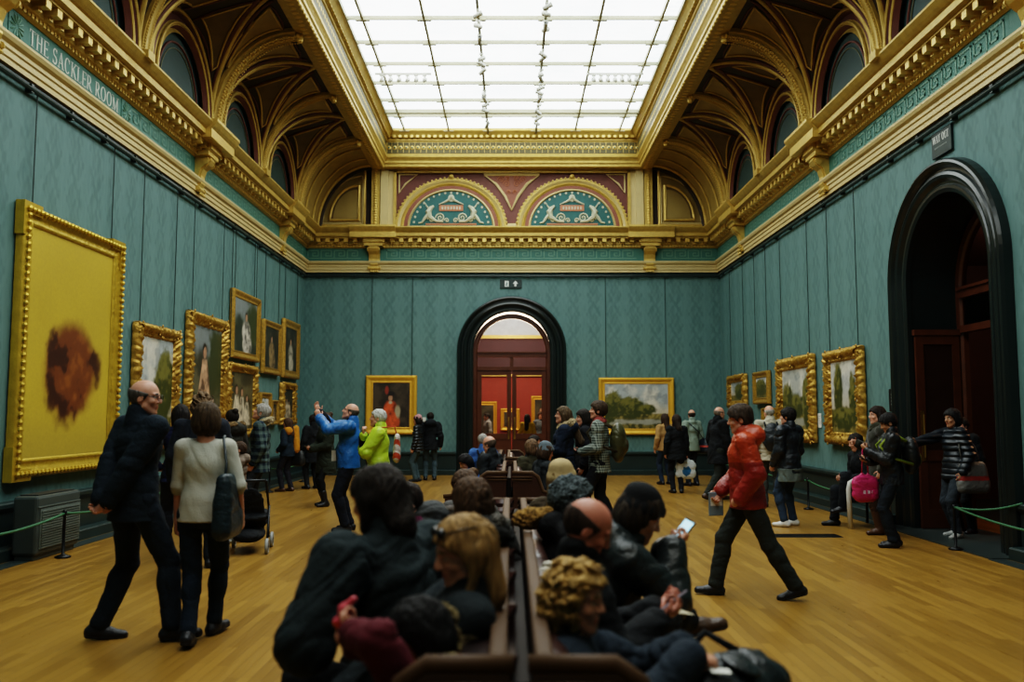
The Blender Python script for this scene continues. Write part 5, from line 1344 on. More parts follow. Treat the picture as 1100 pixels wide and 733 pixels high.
        am = {'curly': .020, 'bob': .006, 'long': .006, 'short': .005, 'thick': .007}.get(st, .002)
        q.noise = wrinkle(seed+21, am, 58 if st != 'curly' else 95, (1.3, 1.3, .3) if st != 'curly' else (1, 1, 1))
        if hat != 'full': part('hair', q, [hairmat(hcol)], max(vx*.8, .0055))
    if hat:
        kind, col = hat; q = SDF(.02)
        q.ell(h(-.012, 0, .034), HR, (.118*K, .098*K, .114*K)); 
        if kind != 'fur_hat': q.ell(h(-.03, 0, .11), HR, (.085*K, .075*K, .055*K), k=.04)
        if kind == 'fur_hat': q.ell(h(-.03, 0, .02), HR, (.135*K, .125*K, .135*K), k=.03)
        q.cut(h(.06, 0, .034), -HU*.93+HF*.22 if kind != 'fur_hat' else -HU*.75+HF*.66)
        if kind != 'fur_hat':
            for i in range(16):
                th0, th1 = 2*PI*i/16, 2*PI*(i+1)/16; pt = lambda th: h(-.012+.108*math.cos(th), .088*math.sin(th), .040+.018*math.cos(th)); q.cap(pt(th0), pt(th1), .014*K, k=.012, flat=HU, ff=.5)
        if kind == 'pompom': q.ell(h(-.04, 0, .175), HR, (.035, .035, .035), k=.005)
        if kind == 'fur_hat': q.noise = wrinkle(seed+31, .010, 70)
        part('hat', q, [cloth(col, 'fur' if kind == 'fur_hat' else 'knit')], vx)
    if glasses:
        m = MB(); m.smooth = True
        for sd in (1, -1):
            m.tube([h(.106-.1*(abs(.030*math.cos(a)+sd*.0))*.25, sd*.034+.025*math.cos(a), .006+.019*math.sin(a)) for a in [2*PI*i/14 for i in range(14)]], .0024, 5, close=True)
            m.tube([h(.102, sd*.059, .010), h(.04, sd*.078, .012), h(-.015, sd*.080, .006)], .0024, 5)
        m.tube([h(.108, -.010, .010), h(.108, .010, .010)], .0024, 5)
        if glasses == 'up':
            dz = HU*.085*K-HF*.03*K; m.v = [tuple(np.array(v_)+dz) for v_ in m.v]
            m.m = 1
            for sd in (1, -1): m.sphere(h(.074, sd*.034, .095), .024, 8, (.8, 1, .8))
        m.v = [tuple(np.array(v_)*s) for v_ in m.v]; m.build('glasses', [mat('spectacle_frame', (.01, .01, .01), .3, 0, .1, 5, 0), mat('dark_lens', (.02, .02, .02), .1, 0, .05, 5, 0)], root)
    # world positions for things held or carried
    rz = math.radians(face)
    def W(pnt):
        pnt = np.asarray(pnt)*s; return Vector((root.location.x+pnt[0]*math.cos(rz)-pnt[1]*math.sin(rz), root.location.y+pnt[0]*math.sin(rz)+pnt[1]*math.cos(rz), root.location.z+pnt[2]))
    def D_(d): return Vector((d[0]*math.cos(rz)-d[1]*math.sin(rz), d[0]*math.sin(rz)+d[1]*math.cos(rz), d[2]))
    return dict(root=root, W=W, D=D_, P=P, U=U, L=L, Fw=Fw, neck=neck, shL=shL, shR=shR, hands=hands, hc=hc, legs=legs, s=s, face=face)
def local(pos, face, H, w):
    """world point -> local pose coordinates of a figure"""
    rz = math.radians(face); s = H/1.75; dx, dy = w[0]-pos[0], w[1]-pos[1]
    return ((dx*math.cos(rz)+dy*math.sin(rz))/s, (-dx*math.sin(rz)+dy*math.cos(rz))/s, w[2]/s)
# ---------------- carried things
def sdf_thing(name, S, mats, label, cat, vox=.009, group=None, paint=None):
    v, f = S.mesh(vox); lo = v.min(0); c = np.array([(v[:, 0].min()+v[:, 0].max())/2, (v[:, 1].min()+v[:, 1].max())/2, lo[2]])
    o = mesh_obj(name, v-c, f, mats, None, None if paint is None else paint(v[f].mean(1))); o.location = tuple(c); tag(o, label, cat, group); return o
def sub(root, name, S, mats, vox=.009, paint=None):
    v, f = S.mesh(vox); c = np.array(root.location); return mesh_obj(name, v-c, f, mats, root, None if paint is None else paint(v[f].mean(1)))
def tube_child(root, name, pts, r, m, n=6):
    b = MB(); b.smooth = True; b.tube([Vector(p)-root.location for p in pts], r, n); return b.build(name, m, root)
def A3(v): return np.array(v[:])
def backpack(R, label, col, w=.15, h=.42, d=.085, col2=None):
    U, L, Fw = A3(R['D'](R['U'])), A3(R['D'](R['L'])), A3(R['D'](R['Fw'])); n0 = A3(R['W'](R['neck'])); s = R['s']
    c = n0-U*.27*s-Fw*(.19+d*.6)*s
    S = SDF(.03); S.ell(c, (Fw, L, U), (d*1.25, w*1.08, h*.52)); S.cap(c-U*h*.30, c+U*h*.22, w*1.0, w*.9, flat=Fw, ff=w/d); S.ell(c-Fw*d*.9-U*.07, (Fw, L, U), (d*.6, w*.7, h*.22)); S.noise = wrinkle(5, .005, 30)
    o = sdf_thing('backpack', S, [cloth(col, 'shiny')], label, 'backpack')
    S = SDF(.02); S.ell(c-Fw*d*1.15-U*.06, (Fw, L, U), (d*.45, w*.62, h*.20)); sub(o, 'pocket', S, [cloth(col2 or sc(col, .7), 'shiny')])
    for sd in (1, -1):
        e = sd*.10*s
        pts = [c+Fw*d*.8+U*h*.38+L*e, n0-U*.035*s+L*e*1.05-Fw*.06*s, n0-U*.05*s+L*e*1.1+Fw*.06*s, n0-U*.16*s+L*e*1.3+Fw*.165*s, n0-U*.30*s+L*e*1.75+Fw*.09*s, c+L*sd*w*.95-U*h*.3]
        tube_child(o, 'strap', pts, .018, cloth(col2 or sc(col, .7), 'plain'))
    return o
def shoulder_bag(R, label, side, col, w=.15, h=.13, d=.06, drop=.50, fwd=-.10, strap=True, kind='leather', cross=False, out=.06, name='shoulder_bag', paint=None, col2=None):
    """hangs from the shoulder on one side (1 = the figure's own left)"""
    s = R['s']; Zv = V(0, 0, 1); L, Fw = A3(R['D'](R['L'])), A3(R['D'](R['Fw'])); sh = A3(R['W'](R['shL'] if side > 0 else R['shR'])); other = A3(R['W'](R['shR'] if side > 0 else R['shL']))
    c = sh-Zv*drop*s+L*side*out*s+Fw*fwd*s
    S = SDF(.045)
    for z in np.linspace(-.85, .85, 7): e_ = w*(.80-.10*z); S.cap(c-Fw*e_+Zv*h*z, c+Fw*e_+Zv*h*z, d*(1.05-.25*z))
    S.noise = wrinkle(8, .004, 30)
    mats = [cloth(col, kind)]; pf = None
    if col2: mats.append(cloth(col2, kind)); pf = lambda q: (np.abs((q-c)@Zv+.02) < h*.18).astype(int)
    o = sdf_thing(name, S, mats, label, 'bag', paint=pf)
    top_ = (other if cross else sh-L*side*.03*s)+Zv*.075*s
    for q in (-1, 1):
        e = c+Fw*q*w*.7+Zv*h*.5
        tube_child(o, 'strap', [e, (e+top_)/2+Fw*q*(.06 if not cross else .11)*s+L*side*(.03 if not cross else 0), top_+Fw*q*.03*s, top_+Zv*.012], .010, cloth(sc(col, .8), kind))
    return o
def phone(R, side, label, lit=True, tilt=None, col=(.02, .02, .022)):
    sh, e, w, hd, pn, curl = R['hands'][side]; p = A3(R['W'](w+hd*.10+pn*.028)); d1 = A3(R['D'](hd)); n1 = A3(R['D'](pn))
    ln = nrm(np.cross(n1, d1)); 
    if tilt is not None: n1 = nrm(tilt); d1 = nrm(d1-n1*(d1@n1)); ln = np.cross(n1, d1)
    b = MB(); o = Vector(p)
    def Q(a, b_, c): return o+Vector(d1)*a+Vector(ln)*b_+Vector(n1)*c
    def bx(a0, a1, b0, b1, c0, c1):
        vs = [Q(a, b_, c) for c in (c0, c1) for b_ in (b0, b1) for a in (a0, a1)]; b.add([v-o for v in vs], [(0, 2, 3, 1), (4, 5, 7, 6), (0, 1, 5, 4), (2, 6, 7, 3), (0, 4, 6, 2), (1, 3, 7, 5)])
    bx(-.068, .068, -.034, .034, -.004, .004); ob = tag(b.build('phone', mat('phone_case', col, .3, 0, .1, 5, 0), None, tuple(o)), label, 'phone')
    b = MB(); bx(-.060, .060, -.030, .030, .004, .0048); b.build('screen', emis('lit_screen', (.35, .62, .75), 1.6) if lit else mat('dark_screen', (.01, .01, .012), .1, 0, .1, 5, 0), ob); return ob
def carrier_bag(R, side, label, col, w=.16, h=.20, d=.045, print_col=None, kind='shiny', low=.10, print_kind='blot'):
    sh, e, w_, hd, pn, curl = R['hands'][side]; g = A3(R['W'](w_+hd*.10+pn*.03)); Zv = V(0, 0, 1)
    ax = nrm(V(1, .15, 0)); ay = V(-ax[1], ax[0], 0); c = g-Zv*(low+h)
    S = SDF(.02); S.cap(c-ax*w*.5-Zv*h*.35, c+ax*w*.5-Zv*h*.35, h*.60, flat=ay, ff=h*.6/d); S.cap(c-ax*w*.55+Zv*h*.35, c+ax*w*.55+Zv*h*.35, h*.55, flat=ay, ff=h*.55/d); S.cap(c-ax*w*.55+Zv*h*.5, c-ax*w*.25+Zv*h*1.0, .035, .02, flat=ay, ff=2); S.cap(c+ax*w*.55+Zv*h*.5, c+ax*w*.25+Zv*h*1.0, .035, .02, flat=ay, ff=2)
    S.noise = wrinkle(12, .005, 34)
    mats = [cloth(col, kind)]; pf = None
    if print_col:
        mats.append(cloth(print_col, kind))
        if print_kind == 'blot': pf = lambda q: ((((q-c)@ax)/(w*.55))**2+(((q-c)@Zv+.03)/(h*.5))**2+.25*np.sin(q[:, 0]*60)*np.sin(q[:, 2]*50) < .8).astype(int)
        else: pf = lambda q: ((np.abs((q-c)@ax) < w*.45) & (np.abs((q-c)@Zv+.02) < h*.25) & (np.sin(q@ax*110) > -.2) & (np.sin(q[:, 2]*70) > -.3)).astype(int)
    o = sdf_thing('carrier_bag', S, mats, label, 'bag', .008, None, pf)
    for q in (-1, 1): tube_child(o, 'handle', [c+ax*q*w*.3+Zv*h*.95, g+ax*q*.02-Zv*.03, g], .009, cloth(col, kind))
    return o
# ================================================================== THE VISITORS
NAVY = (.012, .018, .030); BLACKC = (.018, .021, .023); DENIM = (.030, .055, .085); DKDENIM = (.018, .028, .045); WHITEC = (.62, .62, .56)
GREYH = (.30, .28, .25); BRH = (.055, .030, .015); DKH = (.018, .012, .008); BLH = (.34, .21, .07)
# --- the couple walking close to the camera
R = person('balding man in dark navy jacket and spectacles strolling, hands clasped behind his back', (-2.70, 6.33), 55, 1.84, lean=3, twist=-4, hyaw=-50, hpitch=-4,
    fL=(-.10, .20, .09, -35, 6), fR=(.16, -.24, .09, -40, -4), hL=(-.26, .03, .84, 35, (.1, -.8, -.35), (-1, 0, .2)), hR=(-.25, -.02, .86, 40, (-.1, .8, -.4), (-1, 0, .2)), elL=(-.7, .75, .1), elR=(-.7, -.75, .1),
    top=dict(col=(.012, .021, .030), hem=.80, t=.028, wr=.0055), bot=dict(col=(.012, .020, .030), fit=1.25), hair=('fringe', (.12, .11, .10)), glasses=True, vox=.0065, fat=1.12)
R = person('woman in short-sleeved pale knit top and jeans strolling beside the man in navy', (-2.20, 6.32), 94, 1.66, True, lean=2, hyaw=12, hpitch=0,
    fL=(-.20, .03, .10, 4, 14), fR=(.20, -.05, .09, -18, -4), hR=(.12, -.25, .90, 35), hL=(.10, .22, .86, 30),
    top=dict(col=(.48, .47, .40), kind='knit', hem=.88, t=.010, sleeve=.55, collar=False, name='jumper', wr=.004), bot=dict(col=(.010, .020, .034), fit=.75), hair=('bob', (.060, .036, .016)), vox=.0065)
shoulder_bag(R, 'dark teal leather tote on the shoulder of the woman in the pale top', -1, (.012, .026, .032), w=.17, h=.20, d=.055, drop=.42, fwd=-.10, out=.03, name='tote_bag')
R = person('woman in dark navy, hand on hip, looking at the sunlit tree landscape', (-3.81, 10.1), 118, 1.70, True, fL=(.02, .10), fR=(-.04, -.12), hL=(.06, .22, 1.02, 30, (.3, -.9, -.2), (-.4, -.4, 0)), elL=(-.3, 1, 0), hR=(.1, -.2, .95), hpitch=6,
    top=dict(col=(.012, .016, .045), hem=.85, t=.016), bot=dict(col=(.016, .018, .026), fit=.8), hair=('long', (.016, .012, .010), .22), vox=.008)
R = person('tall curly-haired visitor standing between the pale top woman and the pictures', (-3.28, 9.3), 110, 1.80, hpitch=4, top=dict(col=(.014, .018, .026), hem=.78, t=.026), bot=dict(col=(.014, .018, .024), fit=1.1), hair=('curly', (.13, .08, .04)), vox=.009)
# --- group by the pushchair
R = person('child in beige hooded jacket standing behind the dark pushchair', (-3.46, 11.2), 200, 1.22, headk=1.22, hyaw=0, top=dict(col=(.17, .13, .10), hem=.78, t=.03, hood=True), bot=dict(col=(.22, .20, .17), kind='dots'), hair=('short', (.05, .028, .015)), shoe=(.3, .3, .28), vox=.008, hL=(.22, .14, .88), hR=(.22, -.14, .88), sk=SK_P)
R = person('dark-haired woman with hair bun and fur-trimmed hood, facing the pictures', (-3.93, 12.35), 150, 1.66, True, hyaw=-10, top=dict(col=(.035, .034, .028), hem=.70, t=.03, hood=True, fur=((.20, .13, .06), 'n')), bot=dict(col=BLACKC, fit=.8), hair=('bun', DKH), vox=.009)
R = person('grey-haired man in dark plaid jacket gazing up at the pictures', (-3.72, 12.95), 190, 1.74, hpitch=24, hyaw=0, lean=-3, fL=(.05, .10), fR=(-.06, -.10), hL=(.06, .20, .90, 30),
    top=dict(col=(.012, .022, .034), kind='plaid', hem=.76, t=.034, fur=((.40, .32, .19), 'n')), bot=dict(col=(.035, .042, .050), fit=1.3), hair=('thick', GREYH), vox=.0075, fat=1.1)
R = person('long-haired woman in navy with a marigold hood and brown ankle boots', (-4.72, 18.55), 160, 1.52, True, hyaw=12, fL=(.08, .09), fR=(-.05, -.10), hL=(.14, .18, 1.0, 40), top=dict(col=(.012, .022, .034), hem=.84, t=.028), bot=dict(col=(.022, .022, .03), fit=1.0), hair=('long', (.055, .028, .014), .26), shoe=(.07, .03, .015), vox=.011)
q0 = R
S = SDF(.03); n0 = A3(R['W'](R['neck'])); Lw, Fw_ = A3(R['D'](R['L'])), A3(R['D'](R['Fw']))
S.cap(n0-Lw*.14+V(0, 0, -.03), n0+Lw*.10+V(0, 0, -.03)-Fw_*.05, .085); S.cap(n0-Lw*.14-Fw_*.09, n0-Lw*.13-Fw_*.12-V(0, 0, .42), .075, .085, flat=Fw_, ff=1.4); S.noise = wrinkle(61, .010, 40)
sdf_thing('draped_coat', S, [cloth((.46, .20, .018))], 'marigold yellow coat draped over the shoulder of the long-haired woman', 'coat', .011)
shoulder_bag(R, 'black leather handbag hanging on the hip of the woman with marigold hood', -1, (.012, .013, .013), w=.13, h=.12, drop=.62, fwd=-.12, out=.05)
R = person('visitor in long black coat facing the low pictures by the corner', (-4.34, 19.2), 135, 1.60, hyaw=10, fL=(.05, .10), top=dict(col=(.010, .012, .014), hem=.62, t=.03), bot=dict(col=BLACKC, fit=.9), hair=('short', DKH), sk=SK_D, vox=.011)
shoulder_bag(R, 'dark navy messenger bag at the side of the visitor in long black coat', -1, (.014, .022, .034), w=.17, h=.12, drop=.62, fwd=.02, cross=True, out=.08)
R = person('woman in olive parka and black tights reading her phone with fur hood down', (-3.28, 15.55), 215, 1.63, True, hyaw=-18, hpitch=4, fL=(.04, .10, .085, 12), fR=(-.03, -.10, .085, -14), hL=(.30, .06, 1.08, 60, (.6, -.7, .15), (-.3, -.3, .9)), hR=(.30, -.08, 1.07, 50, (.6, .7, .15), (-.3, .3, .9)),
    top=dict(col=(.024, .030, .020), hem=.62, t=.034, hood=True, fur=((.26, .20, .12), 'n')), bot=dict(col=(.008, .009, .010), fit=.25, boots=.45), hair=('bun', BRH), vox=.009)
phone(R, 1, 'small phone in the hands of the woman in olive parka', False)
# --- the two men photographing
p0 = (-2.27, 12.25); tgt = local(p0, 168, 1.75, (-2.62, 12.12, 1.64))
R = person('bald man in bright blue jacket raising one arm toward the upper pictures', p0, 186, 1.75, lean=-3, hpitch=20, hyaw=0, fL=(.02, .10, .085, 6), fR=(-.02, -.11, .085, -14),
    hR=(.42, -.04, 1.62, 12, (.35, .05, 1), (-.5, .6, 0)), elR=(.5, -.3, -.8), hL=(.40, .06, 1.55, 55, (.4, 0, 1), (.2, -.9, 0)), elL=(.5, .6, -.6),
    top=dict(col=(.012, .115, .34), kind='shiny', hem=.86, t=.034, belly=.03, paint=('open', (.010, .011, .014), 'plain')), bot=dict(col=(.013, .017, .028), fit=1.3), hair=('fringe', (.10, .08, .06)), vox=.0075, fat=1.15)
pp = A3(R['W'](R['P']+V(.19, -.05, .08)))
b = MB(); b.bbox(-.05, .05, -.004, .004, -.075, .075, .003); o = tag(b.build('paper_badge', M_card, None, tuple(pp), .4), 'white paper leaflet hanging at the waist of the man in blue', 'leaflet')
tube_child(o, 'lanyard', [pp+V(0, 0, .07), (pp+A3(R['W'](R['neck'])))/2+V(-.06, -.04, 0), A3(R['W'](R['neck']+V(.10, -.03, -.02)))], .005, cloth((.02, .02, .02)))
R = person('white-haired man in neon yellow-green jacket with hand held at his chin', (-1.74, 11.5), 186, 1.66, hpitch=6, hyaw=-4, fL=(.03, .10), fR=(-.03, -.10), hR=(.20, .05, 1.40, 60, (.1, .3, 1), (-1, 0, .2)), elR=(.35, -.5, -.9), hL=(.22, -.04, 1.18, 50, (.2, -1, .3), (-.8, 0, 0)), elL=(.2, .7, -.6),
    top=dict(col=(.42, .60, .035), kind='shiny', hem=.84, t=.036, paint=('open', (.012, .013, .018), 'plain'), belly=.02), bot=dict(col=(.045, .028, .020), fit=1.25), hair=('short', (.46, .46, .42)), vox=.0075)
c_ = A3(R['W'](R['shL']))-A3(R['D'](R['Fw']))*.235-A3(R['D'](R['L']))*.12-V(0, 0, .19); S = SDF(.02); S.cap(c_-V(0, 0, .10), c_+V(.005, 0, .13), .085, .060, flat=V(1, 0, 0), ff=1.7); S.noise = wrinkle(14, .006, 34)
o = sdf_thing('shoulder_bag', S, [cloth((.52, .46, .40), 'shiny'), cloth((.45, .07, .03), 'shiny')], 'white and red printed bag on the back of the man in neon jacket', 'bag', .008, None, lambda q: (np.sin((q-c_)[:, 2]*34+(q-c_)[:, 1]*20) > .35).astype(int))
tube_child(o, 'strap', [c_+V(0, 0, .16), c_+V(-.03, 0, .28), A3(R['W'](R['shL']+V(0, -.03, .08)))], .010, cloth((.45, .07, .03)))
# --- couple by the red coat portrait
R = person('visitor in pink knit hat, black jacket and jeans by the red coat portrait', (-2.28, 21.3), 172, 1.58, True, fL=(.03, .08), top=dict(col=(.010, .014, .017), kind='puffer', hem=.80, t=.035), bot=dict(col=(.065, .10, .115), fit=.95), hair=('bob', DKH), hat=('beanie', (.48, .24, .24)), vox=.012)
R = person('dark-haired visitor in black jacket and jeans beside the pink hat', (-2.02, 21.75), 95, 1.66, top=dict(col=(.010, .012, .014), hem=.78, t=.035, hood=True), bot=dict(col=(.055, .085, .10), fit=1.0), hair=('short', DKH), vox=.012)
# --- pair standing mid room
p0 = (.72, 12.15)
R = person('long-haired woman in glasses and navy coat with beige fur hood, looking up', p0, 178, 1.70, True, hpitch=7, fL=(.10, .08), fR=(-.12, -.08), hR=(.27, -.02, 1.14, 55, (.8, .5, .2), (0, .4, .9)), hL=(.30, .05, 1.12, 55, (.8, -.5, .2), (0, -.4, .9)),
    top=dict(col=(.012, .020, .038), hem=.58, t=.034, hood=True, fur=((.36, .28, .16), 'n')), bot=dict(col=BLACKC, fit=.8), hair=('long', (.085, .055, .028), .36), glasses=True, vox=.0075)
phone(R, -1, 'dark phone in the hands of the woman in glasses and navy coat', False)
R = person('dark-haired visitor half hidden between the woman in glasses and the man in check', (1.06, 12.95), 185, 1.66, True, top=dict(col=(.010, .010, .013), hem=.7, t=.03), bot=dict(col=BLACKC), hair=('bob', DKH), vox=.010)
R = person('young man in grey check cardigan and rust scarf with an olive rucksack', (1.20, 12.1), 168, 1.77, hpitch=6, hyaw=6, fL=(.16, .08, .085, 4), fR=(-.20, -.08, .10, -6, 12), hL=(.24, .12, 1.08, 60, (.5, -.7, 0), (0, -.3, .8)), hR=(.24, -.10, 1.06, 50, (.5, .7, 0), (0, .3, .8)),
    top=dict(col=(.045, .058, .050), kind='check', hem=.80, t=.026, collar=False, wr=.009), bot=dict(col=(.013, .014, .017), fit=1.25), hair=('thick', (.050, .030, .017)), scarf=(.24, .055, .045), vox=.0075)
backpack(R, 'olive green rucksack on the back of the man in check cardigan', (.060, .058, .022), .16, .46, .09, (.045, .035, .015))
cpos = A3(R['W'](R['hands'][1][2]+V(.06, -.07, .0)))
b = MB(); b.bbox(-.065, .065, -.035, .035, -.045, .045, .012); b.smooth = True
o = tag(b.build('camera', mat('camera_body', (.015, .015, .016), .4, 0, .1, 9, .1), None, tuple(cpos), .2), 'small black camera held by the man in check cardigan', 'camera')
b = MB(); b.smooth = True; b.lathe([(.034, .0), (.036, .05), (.03, .055), (.0, .05)], n=14, M=Matrix.Rotation(PI/2, 4, 'X') @ Matrix.Translation((0, 0, .035))); b.build('lens', mat('camera_lens', (.02, .02, .025), .15, 0, .1, 9, 0), o)
# --- far side, by the landscapes
R = person('woman in tan cardigan and jeans before the wide cloud landscape', (3.55, 20.4), 112, 1.62, True, fL=(.03, .09), top=dict(col=(.36, .22, .09), kind='knit', hem=.84, t=.02), bot=dict(col=(.022, .036, .06), fit=.8), hair=('long', (.045, .025, .014), .24), vox=.012)
R = person('woman in black coat with a large white carrier bag at her side', (3.40, 18.15), 100, 1.60, True, hyaw=14, hR=(.05, -.25, .80, 75), fL=(.02, .09), fR=(.0, -.09, .085, -24), top=dict(col=(.010, .012, .014), hem=.74, t=.026), bot=dict(col=(.012, .014, .018), fit=.75), hair=('long', (.03, .018, .012), .18), vox=.010)
carrier_bag(R, -1, 'white plastic carrier bag with a blue print held low', (.60, .64, .64), .19, .21, .06, (.02, .14, .30), low=.02)
tube_child(R['root'], 'bag_strap', [A3(R['W'](R['shL']+V(0, 0, .075))), A3(R['W'](R['P']+V(-.19, 0, .25))), A3(R['W'](R['P']+V(-.10, -.20, .02)))], .010, cloth((.14, .10, .07)))
R = person('balding man in pale green shirt with a dark bag at his hip', (4.10, 20.05), 118, 1.72, hyaw=-25, top=dict(col=(.24, .30, .25), hem=.80, t=.022, name='shirt'), bot=dict(col=(.02, .024, .03)), hair=('fringe', (.05, .035, .025)), vox=.012)
shoulder_bag(R, 'navy bag with a red stripe on the hip of the man in pale green', -1, (.014, .022, .034), w=.17, h=.13, drop=.50, fwd=-.05, cross=True, col2=(.35, .05, .03), out=.07)
R = person('bald man in black overcoat stepping forward by the corner of the room', (3.86, 16.6), 18, 1.75, lean=5, hyaw=0, fL=(.16, .09, .09, 6), fR=(-.28, -.08, .12, 0, 20), hR=(.16, -.20, .86, 45), top=dict(col=(.010, .012, .014), hem=.68, t=.034), bot=dict(col=(.025, .030, .026), fit=1.1), hair=('fringe', (.18, .15, .12)), shoe=(.06, .035, .02), vox=.0095)
# --- man in red
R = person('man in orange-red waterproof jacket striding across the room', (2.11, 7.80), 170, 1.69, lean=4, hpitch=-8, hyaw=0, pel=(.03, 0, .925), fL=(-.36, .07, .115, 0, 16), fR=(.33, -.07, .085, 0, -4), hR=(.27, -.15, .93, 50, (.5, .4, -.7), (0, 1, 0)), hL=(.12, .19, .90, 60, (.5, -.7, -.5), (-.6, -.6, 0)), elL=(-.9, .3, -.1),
    top=dict(col=(.42, .055, .014), kind='shiny', hem=.80, t=.036, hood=True, paint=('yoke_or_toplight', (.25, .022, .012), 'shiny'), belly=.012, wr=.007), bot=dict(col=(.030, .036, .032), fit=1.4), hair=('thick', (.050, .032, .020)), vox=.0062)  # orange above darker red is mostly overhead light put into the colour
hp = A3(R['W'](R['hands'][-1][2]+R['hands'][-1][3]*.10)); b = MB(); b.bbox(-.075, .075, -.006, .006, -.11, .10, .005); b.m = 1; b.box(-.06, .06, -.0075, .0075, -.02, .05)
tag(b.build('folded_leaflet', [mat('glossy_grey_paper', (.20, .26, .30), .3), M_card], None, tuple(hp+V(.01, 0, -.03)), .35), 'folded glossy leaflet in the hand of the man in orange-red', 'leaflet')
R = person('grey-haired man in cream jacket wearing a dark backpack', (4.52, 15.4), 82, 1.76, hyaw=20, hpitch=4, top=dict(col=(.44, .40, .31), hem=.80, t=.03), bot=dict(col=(.06, .065, .06)), hair=('fringe', (.40, .38, .34)), shoe=(.04, .04, .04), vox=.009)
backpack(R, 'black backpack worn over a cream jacket', (.016, .022, .028), .14, .42, .07)
R = person('dark-haired man in black jacket, jeans and white trainers', (4.00, 12.7), 125, 1.68, hyaw=20, hpitch=2, fL=(.02, .13, .085, 20), fR=(.06, -.13, .085, 40), hL=(.16, .18, .92, 40), hR=(.16, -.18, .92, 40), top=dict(col=(.014, .020, .026), kind='shiny', hem=.80, t=.032), bot=dict(col=(.030, .050, .080), fit=.85), hair=('thick', (.014, .011, .009)), shoe=(.62, .62, .58), vox=.0085)
S = SDF(.03); Pw = A3(R['W'](R['P'])); Fq = A3(R['D'](R['Fw'])); S.cap(Pw-V(0, 0, .02), Pw-V(0, 0, .24), .19, .205, flat=Fq, ff=1.28); S.noise = wrinkle(77, .012, 30); S.cut(Pw-V(0, 0, .27), (0, 0, -1)); S.cut(Pw-V(0, 0, .08), (0, 0, 1))
v, f = S.mesh(.009); o = mesh_obj('shirt_tail', np.array([[(q[0]-R['root'].location.x), (q[1]-R['root'].location.y), q[2]] for q in v]), f, [cloth((.13, .16, .15))], None); 
o.parent = R['root']; o.rotation_euler = (0, 0, -math.radians(125))
# --- by the side doorway
R = person('seated visitor in black, legs crossed, on the white framed seat', (5.16, 12.78), 186, 1.72, sit=1, pel=(.02, 0, .56), lean=14, hpitch=-18, fL=(.44, .04, .30, -5, 10), fR=(.50, -.10), kneeL=(.6, .1, 1), hL=(.36, .10, .70), hR=(.36, -.12, .70), top=dict(col=(.012, .014, .016), hem=.45), bot=dict(col=(.014, .018, .022), fit=1.1), hair=('short', DKH), vox=.009)
p0 = (4.62, 10.75)
R = person('short-haired visitor in black jacket looking down at a phone by the doorway', p0, 168, 1.60, hpitch=-22, hyaw=0, fL=(.03, .10, .085, 0), fR=(-.04, -.10, .085, 0), hL=(.29, .04, 1.26, 65, (.6, -.4, .6), (-.6, -.3, .4)), hR=(.30, -.02, 1.12, 60, (.7, .5, .3), (-.4, .3, .6)), top=dict(col=(.010, .012, .014), kind='leather', hem=.82, t=.03), bot=dict(col=(.014, .020, .027), fit=1.05), hair=('thick', (.012, .010, .009)), sk=SK_T, vox=.0075)
phone(R, -1, 'phone in the hands of the short-haired visitor by the doorway', False)
backpack(R, 'black and lime green backpack on the visitor reading a phone', (.012, .014, .014), .13, .40, .075, (.20, .26, .035))
carrier_bag(R, 1, 'magenta pink carrier bag with white print hanging below the phone reader', (.50, .035, .14), .15, .17, .05, (.65, .5, .55), low=.36, print_kind='text')
R = person('long-haired woman in dark coat and brown boots facing the two dark poplars', (4.96, 11.9), 176, 1.70, True, hyaw=4, fL=(.06, .08), fR=(-.06, -.08), hR=(.28, -.05, 1.25, 45, (.8, .3, .2), (0, 1, 0)), top=dict(col=(.030, .030, .020), hem=.55, t=.03, kind='wool'), bot=dict(col=(.05, .026, .014), fit=.5, boots=.8), hair=('long', (.022, .013, .009), .30), shoe=(.07, .032, .015), scarf=(.06, .06, .04), vox=.0085)
p0 = (5.80, 11.55)
R = person('dark-haired woman in black puffer jacket pointing from inside the doorway', p0, 188, 1.66, True, hyaw=6, hpitch=-4, fL=(.08, .11, .085, 25), fR=(-.06, -.11, .085, -10), hR=(.58, -.10, 1.28, 12, (1, 0, .05), (0, .3, -1)), elR=(.2, -.6, -.8), hL=(.05, .22, .90, 30), top=dict(col=(.012, .018, .024), kind='puffer', hem=.80, t=.036), bot=dict(col=(.035, .045, .055), fit=.95), hair=('bob', (.012, .010, .009)), shoe=(.35, .36, .34), sk=SK_T, vox=.0085)
shoulder_bag(R, 'black, white and red patterned bag on the shoulder of the pointing woman', 1, (.16, .16, .15), w=.17, h=.17, drop=.58, fwd=-.12, out=.02, kind='shiny', col2=(.30, .04, .03))
R = person('visitor in dark coat standing beyond the pointing woman inside the doorway', (6.15, 12.0), 200, 1.55, top=dict(col=(.010, .012, .014), hem=.7, t=.03), bot=dict(col=BLACKC), hair=('short', DKH), hR=(-.05, -.25, 1.25, 20, (-.8, -.4, .3)), vox=.010)
